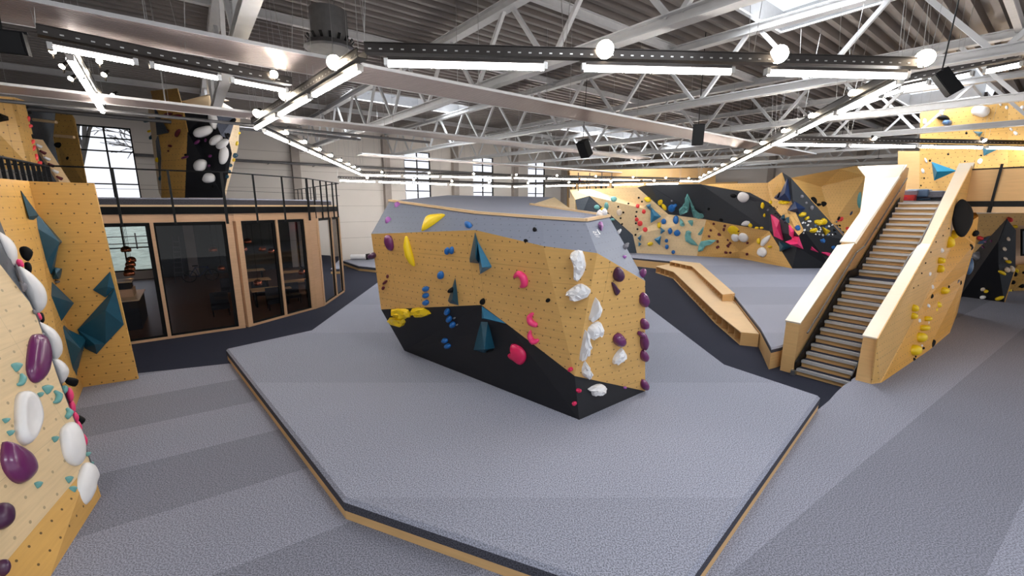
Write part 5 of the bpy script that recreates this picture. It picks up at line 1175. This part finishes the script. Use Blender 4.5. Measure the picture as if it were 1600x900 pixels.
many(WB, [(1253 + rnd.random() * 54, 346 + rnd.random() * 46, 2, 2) for i in range(14)], 'steelblue', 1, 1, 'small blue-grey hold on the black prow of the rear wall', 'blue-grey holds on the prow', 'rock')
many(WB, [(1206 + 40 * k + rnd.uniform(-6, 6), 321 + 38 * k + rnd.uniform(-4, 4), 1.2, .9) for k in [i / 26 for i in range(26)]], 'black', 1, 1, 'tiny dark foothold on the golden strip of the rear wall', 'dark footholds on the golden strip')
many(WB, [(1302 + rnd.random() * 36, 352 + rnd.random() * 16, 2.4, 1.6) for i in range(16)], 'black', 1, 1, 'dark foothold under the upper golden panel next to the stair wall', 'dark footholds beside the stairs')
many(WB, [(1124, 315, 5, 3), (1134, 311, 5, 3), (1146, 306, 5, 3), (1131, 338, 3, 3), (1108, 326, 2.4, 3), (1117, 335, 2.5, 3), (1128, 342, 4, 4)], 'black', 3, 3, 'black hold barely visible on the charcoal face of the rear wall', 'black holds on the charcoal face')
many(WB, [(1133, 331, 2, 2), (1147, 309, 1.6, 1.6), (1148, 317, 2, 2), (1253, 307, 3, 3), (1260, 317, 2, 2), (1268, 325, 3, 4), (1200, 328, 1.6, 2), (1050, 314, 1.5, 1.5)], 'grey', 2, 2, 'small grey hold on the charcoal parts of the rear wall', 'grey holds on the charcoal face')
hold(WB, [(1302, 352), (1318, 372), (1322, 372), (1314, 361), (1305, 352)], 'grey', h=.15, label='long grey rail-like hold at the right of the black prow')
many(WB, [(1309, 343, 3.5, 3.5), (1324, 358, 4, 3)], 'red', 3, 3, 'coral hold near the shaded fold beside the stair wall', 'coral holds beside the stairs')
# timber infill wall behind
MB().shell([[onY(890, 266, 37), onY(1118, 262, 37), onY(1118, 296, 37), onY(890, 302, 37)]], .1, PLAIN).build('timber_infill', label='timber back wall above the far end of the rear climbing wall', cat='wall')
t = thing('wall_posts', onY(920, 300, 35.6), 'row of thin dark posts standing on the far end of the rear climbing wall', 'railing')
for x in (889.5, 903.5, 921.5, 940.5, 956): MB().beam(onY(x, 270, 34.9), onY(x, 297 + (12 if x < 925 else 4), 34.2), .06, .06, RAILM).build('post', t)
t = thing('training_rack', onY(915, 300, 36.6), 'dark metal training rack with hanging gear at the far end behind the lamps', 'rack')
for x in (892, 899, 917, 931, 939, 947, 958): MB().beam(onY(x, 276, 36.5), onY(x, 300, 36.5), .08, .08, RAILM).build('upright', t)
for a, b_, y in ((890, 912, 283), (928, 956, 282), (890, 956, 277)): MB().beam(onY(a, y, 36.5), onY(b_, y, 36.5), .1, .08, RAILM).build('crossbar', t)
for x in (894, 898, 902, 907, 931, 935, 940, 945, 950): MB().tube(onY(x, 285, 36.4), onY(x, 280, 36.4), .16, COL['maroon' if x % 2 else 'black'], 8).build('hanging_gear', t)
# ------------------------------------------------------------------ climbing wall on the right flank of the stairs
WS = Wall()
TT = 30.96
def sp_(x, y, t=TT): return att(x, y, t)
s1_, s2_, s3_ = onz(1362, 600, .3), onz(1377, 598, .3), onz(1452, 547, .3)
s4_, s5_ = onz(1484, 520, .3), onz(1496, 489, .3)
nb = sp_(1372, 529); kk = sp_(1453, 386.7); tp = sp_(1519, 259); tb = sp_(1518, 322)
sm1, sm2 = sp_(1440, 480), sp_(1497, 360)
r1_, r2_, r3_ = sp_(1509, 432, 31.22), sp_(1524, 381, 31.3), sp_(1529, 338, 31.3)
poly_wall('stair_side_climbing_wall', 'golden plywood climbing wall on the right side of the staircase', [
    ('brown_face', PLY, [[s1_, nb, kk, tp, tb, sm2, sm1, s2_]]),
    ('golden_face', PLY_G, [[s2_, sm1, s3_], [sm1, sm2, r2_, r1_], [sm1, r1_, s5_, s4_, s3_], [sm2, tb, r3_, r2_]])], WS, th=.02)
p_, n_ = WS.hit(1497, 341); rv_ = ray(1503, 341).normalized()
hold(WS, [(1490, 328), (1497, 315), (1505, 311), (1514, 318), (1520, 330), (1520, 346), (1514, 360), (1506, 370), (1497, 368), (1490, 355), (1488, 341)], 'black', h=.06, plane=(p_ - rv_ * .9, (n_ - rv_ * .9).normalized()), label='very large black round volume at the top of the stair side wall', cat='climbing volume')
for x, y, rx, ry, lb in ((1488, 366, 4, 6, 'uppermost'), (1482, 378.6, 4, 8, 'second'), (1467, 407, 4, 4.5, 'third'), (1466, 419.5, 3.6, 5.5, 'fourth'), (1472.7, 454, 6, 5, 'large and to the right at mid height'), (1460.5, 475, 5.5, 5, 'right of the pair at mid height'), (1455, 484, 4, 4, 'under the mid-height one'), (1425, 481, 4, 5.5, 'left pair, upper'), (1423.5, 493, 4, 5, 'left pair, lower'), (1445.6, 498, 5, 3.6, 'low, above three big ones'), (1441, 512, 7, 4.6, 'first of three big low ones'), (1436, 526.7, 8, 7, 'second of three big low ones'), (1426.7, 546.7, 8.5, 7.5, 'biggest and lowest')):
    ell(WS, x, y, rx * 1.25, ry * 1.15, 'yellow', h=.16, label='yellow stair-side hold, ' + lb)
many(WS, [(1452, 428, 3.5, 3), (1456.5, 448, 3.5, 2.6), (1448, 477, 5, 3), (1436, 501, 3, 3), (1450.7, 492, 3.5, 4), (1457, 491, 3.5, 3.5), (1471, 391, 4, 3.5), (1468, 470, 4, 4), (1449, 504, 3, 3), (1440, 540, 2, 2)], 'white', 3, 3, 'small white hold among the yellow ones on the stair side wall', 'white holds on the stair side wall', 'rock')
many(WS, [(1455, 462.7, 3.5, 4), (1470, 475.5, 5, 6), (1463.5, 490.7, 4, 5.5), (1484.5, 468, 4, 6), (1455.5, 537, 4.5, 8), (1478.7, 517, 4, 3), (1427.5, 561, 2.5, 3), (1524, 364.5, 4, 6), (1513, 386, 6, 6), (1493, 396.5, 3, 5), (1507, 407, 2.5, 3), (1482, 448, 2, 2.4), (1488, 433, 2, 2), (1499, 442, 3, 5), (1442, 544, 2, 3), (1430, 557, 2, 2)], 'black', 3, 3, 'dark hold on the golden face of the stair side wall', 'dark holds on the stair side wall')
rnd = random.Random(5)
many(WS, [(x, y, 1.3, 1.5) for x, y in ((1482, 357), (1473, 368), (1462, 378), (1454, 394), (1446, 411), (1440, 427), (1434, 446), (1427, 450), (1497, 372), (1502, 385), (1497, 425), (1489, 448), (1495, 455), (1490, 462), (1492, 470), (1487, 478), (1484, 486), (1489, 484), (1480, 492), (1476, 502), (1472, 508), (1486, 497), (1473, 514), (1469, 522), (1481, 512))], 'black', 1.3, 1.5, 'tiny dark foothold dotted over the stair side wall', 'tiny footholds on the stair side wall')
many(WS, [(1498, 412, 1.6, 7), (1497, 440, 1.4, 4)], 'grey', 2, 6, 'slim grey vertical hold on the stair side wall', 'slim grey holds on the stair side wall')
blob([(1511, 412), (1517, 402), (1521, 408), (1521, 420), (1515, 429), (1509, 426)], 'steelblue', 'blue-grey disc volume at the right edge of the stair side wall', 15.2, None, .12)
# climbing tower holds
ut = 'on the right tower'
for pts, ap, lb in (([(1455, 252), (1496, 266.7), (1459.3, 282.7)], (1464, 268), 'lower left, the complete one'), ([(1535, 230), (1566.7, 230), (1536.7, 244)], (1544, 234), 'at the top edge, cut by the lamps'), ([(1520, 205), (1536, 206), (1530, 214)], (1528, 209), 'small one behind the lamp rail')):
    hold(WU, pts, 'cyan', 'pyr', h=.3, apex=ap, label='bright petrol triangle volume %s, %s' % (ut, lb))
ell(WU, 1533, 174, 15, 9, 'white', kind='dome', h=.3, label='large white round hold high on the right tower')
many(WU, [(1445, 190, 3, 5), (1446.7, 250.7, 4.5, 1.8), (1442, 267, 4, 2.6), (1531, 252, 4, 5), (1587, 208, 4, 3), (1573, 168, 3, 2.6), (1563, 163, 3, 2), (1580, 202, 3, 2), (1597, 168, 3, 4), (1471, 176, 5, 3)], 'white', 3, 3, 'small white hold on the right tower', 'white holds on the right tower')
many(WU, [(1481.5, 241, 2, 1.6), (1507.5, 252, 1.4, 1.4), (1444, 278.5, 1.4, 1.4), (1439, 290, 1.4, 1.4), (1453, 251, 2, 2), (1510, 208, 2, 2), (1533, 243, 1.6, 1.4)], 'black', 1.5, 1.5, 'tiny dark hold on the right tower', 'dark holds on the right tower')
ell(WU, 1480, 192, 8, 5, 'steelblue', h=.3, label='blue-grey hold behind the truss on the right tower')
hold(WU, [(1463, 183), (1478, 180), (1484, 187), (1470, 188)], 'black', h=.3, label='flat dark hold behind the truss on the right tower')
# ------------------------------------------------------------------ walls below the platform at far right
WK = Wall()
k = {'a': onY(1528, 337, 17.5), 'b': onY(1573, 341.7, 16.6), 'c': onY(1587.5, 360, 16.6), 'd': onY(1586.7, 418, 17.0), 'e': onz(1569, 472, .3), 'f': onz(1500, 463, .3), 'g': onY(1521.7, 396, 18.6), 'h': onY(1546.7, 370, 17.8), 'i': onY(1560, 376, 16.9), 'j': onY(1560, 413, 17.1)}
poly_wall('black_climbing_wall', 'black leaning climbing wall with white and yellow holds under the right platform', [
    ('black_face', BLACKP, [[k['b'], k['i'], k['h']], [k['h'], k['i'], k['j'], k['f'], k['g']], [k['j'], k['e'], k['f']]]),
    ('grey_face', CHARP, [[k['b'], k['c'], k['d'], k['j'], k['i']], [k['j'], k['d'], k['e']]]),
    ('side_edge', PLY_D, [[k['d'], k['e'], k['e'] + Vector((.25, .4, 0)), k['d'] + Vector((.25, .4, 0))]])], WK)
poly_wall('golden_climbing_wall', 'golden climbing wall behind the black one under the right platform', [
    ('golden_face', PLY_D, [[onY(1516, 334, 19.5), onY(1640, 332, 18.5), onY(1640, 352, 18.5), onY(1590, 352, 18.9), onY(1545, 380, 19.3), onY(1521, 400, 19.4)], [onY(1590, 415, 19), onY(1640, 410, 18.5), onz(1640, 452, .3), onz(1575, 455, .3)]])], WK)
MB().shell([[onY(1585, 352, 19.2), onY(1640, 345, 18.8), onY(1640, 420, 18.8), onY(1585, 420, 19.2)]], .05, TIMBER).build('shaded_wall', label='shaded brown wall panel behind the black wall at the right edge', cat='panel')
t = thing('wall_screen', onY(1601, 380, 18.4), 'dark flat screen on the brown panel at the right edge', 'screen'); MB().shell([[onY(1596, 358, 18.5), onY(1640, 355, 18.2), onY(1640, 398, 18.2), onY(1596, 400, 18.5)]], .06, BLK).build('panel', t); MB().shell([[onY(1598, 361, 18.44), onY(1638, 358, 18.14), onY(1638, 395, 18.14), onY(1598, 397, 18.44)]], .01, SLATE).build('display', t)
for x, y, rx, ry, c, lb in ((1573, 421, 4, 4, 'cream', 'left of the cream pair'), (1580.5, 420, 3.5, 5, 'cream', 'right of the cream pair'), (1536, 451.5, 3.4, 2.3, 'cream', 'cream, low left'), (1536, 464, 5, 2.4, 'white', 'white crescent at the foot'), (1575, 373, 3, 3, 'cream', 'cream, uppermost'), (1569, 388.5, 3, 3, 'cream', 'cream, second'), (1570, 403.5, 2.6, 2.4, 'cream', 'cream, third')):
    ell(WK, x, y, rx, ry, c, h=.12, label='hold on the black wall, ' + lb)
for x, y, rx, ry, an, lb in ((1575, 408.5, 4.5, 2.3, 0, 'upper'), (1565.5, 426, 6, 3, 25, 'middle'), (1562, 465.5, 7.5, 2.8, -15, 'long, at the foot'), (1541, 454.5, 4, 2, 10, 'small, low left'), (1586, 354, 4, 2.6, 0, 'topmost by the red one')): ell(WK, x, y, rx, ry, 'yellow', an, h=.12, label='yellow hold on the black right wall, ' + lb)
ell(WK, 1577, 343, 4, 4, 'red', h=.2, label='coral red hold at the top corner of the black right wall'); ell(WK, 1530, 372, 3.6, 3.4, 'red', h=.2, label='coral red hold left of the blue wedge under the platform')
hold(WK, [(1527, 381), (1538, 371), (1549, 368), (1543, 379)], 'steelblue', h=.2, label='blue-grey wedge on the golden wall under the platform')
hold(WK, [(1524, 399), (1535, 393), (1538, 404), (1530, 408)], 'grey', h=.25, label='dark grey rounded hold on the left of the black right wall')
many(WK, [(1586, 428, 4, 4), (1583, 441, 3, 4), (1580, 454, 3, 3), (1596, 446, 5, 4), (1599, 426, 2, 2)], 'black', 3, 3, 'black hold at the golden edge right of the black wall', 'black holds at the right edge')
many(WK, [(1589, 423, 3, 3), (1577, 455, 4, 5)], 'yellow', 3, 3, 'yellow hold at the golden edge right of the black wall', 'yellow holds at the right edge')
many(WK, [(1540, 378, 3, 1.6), (1549, 377, 2.4, 2), (1536, 386, 4, 1.4)], 'purple', 3, 2, 'small purple hold along the leaning edge under the platform', 'purple holds under the platform')

# the tiniest footholds, past the three hundred largest, are one scatter
hl = sorted([o for o in S.objects if o.type == 'MESH' and o.get('category') == 'climbing hold'], key=lambda o: -abs(AREA.get(o.name, 60)))
rest = hl[296:]
m = MB()
for o in rest:
    me = o.data
    for mt in me.materials: m._m(mt)
    off_ = len(m.v); m.v += [v.co + o.location for v in me.vertices]
    for p in me.polygons: m.f.append([i + off_ for i in p.vertices]); m.mi.append(m._m(me.materials[p.material_index]))
if rest:
    for o in rest: bpy.data.objects.remove(o)
    m.build('small_footholds', smooth=True, label='scatter of the tiniest footholds and screw-on chips over all the climbing walls', cat='climbing hold', kind='stuff')
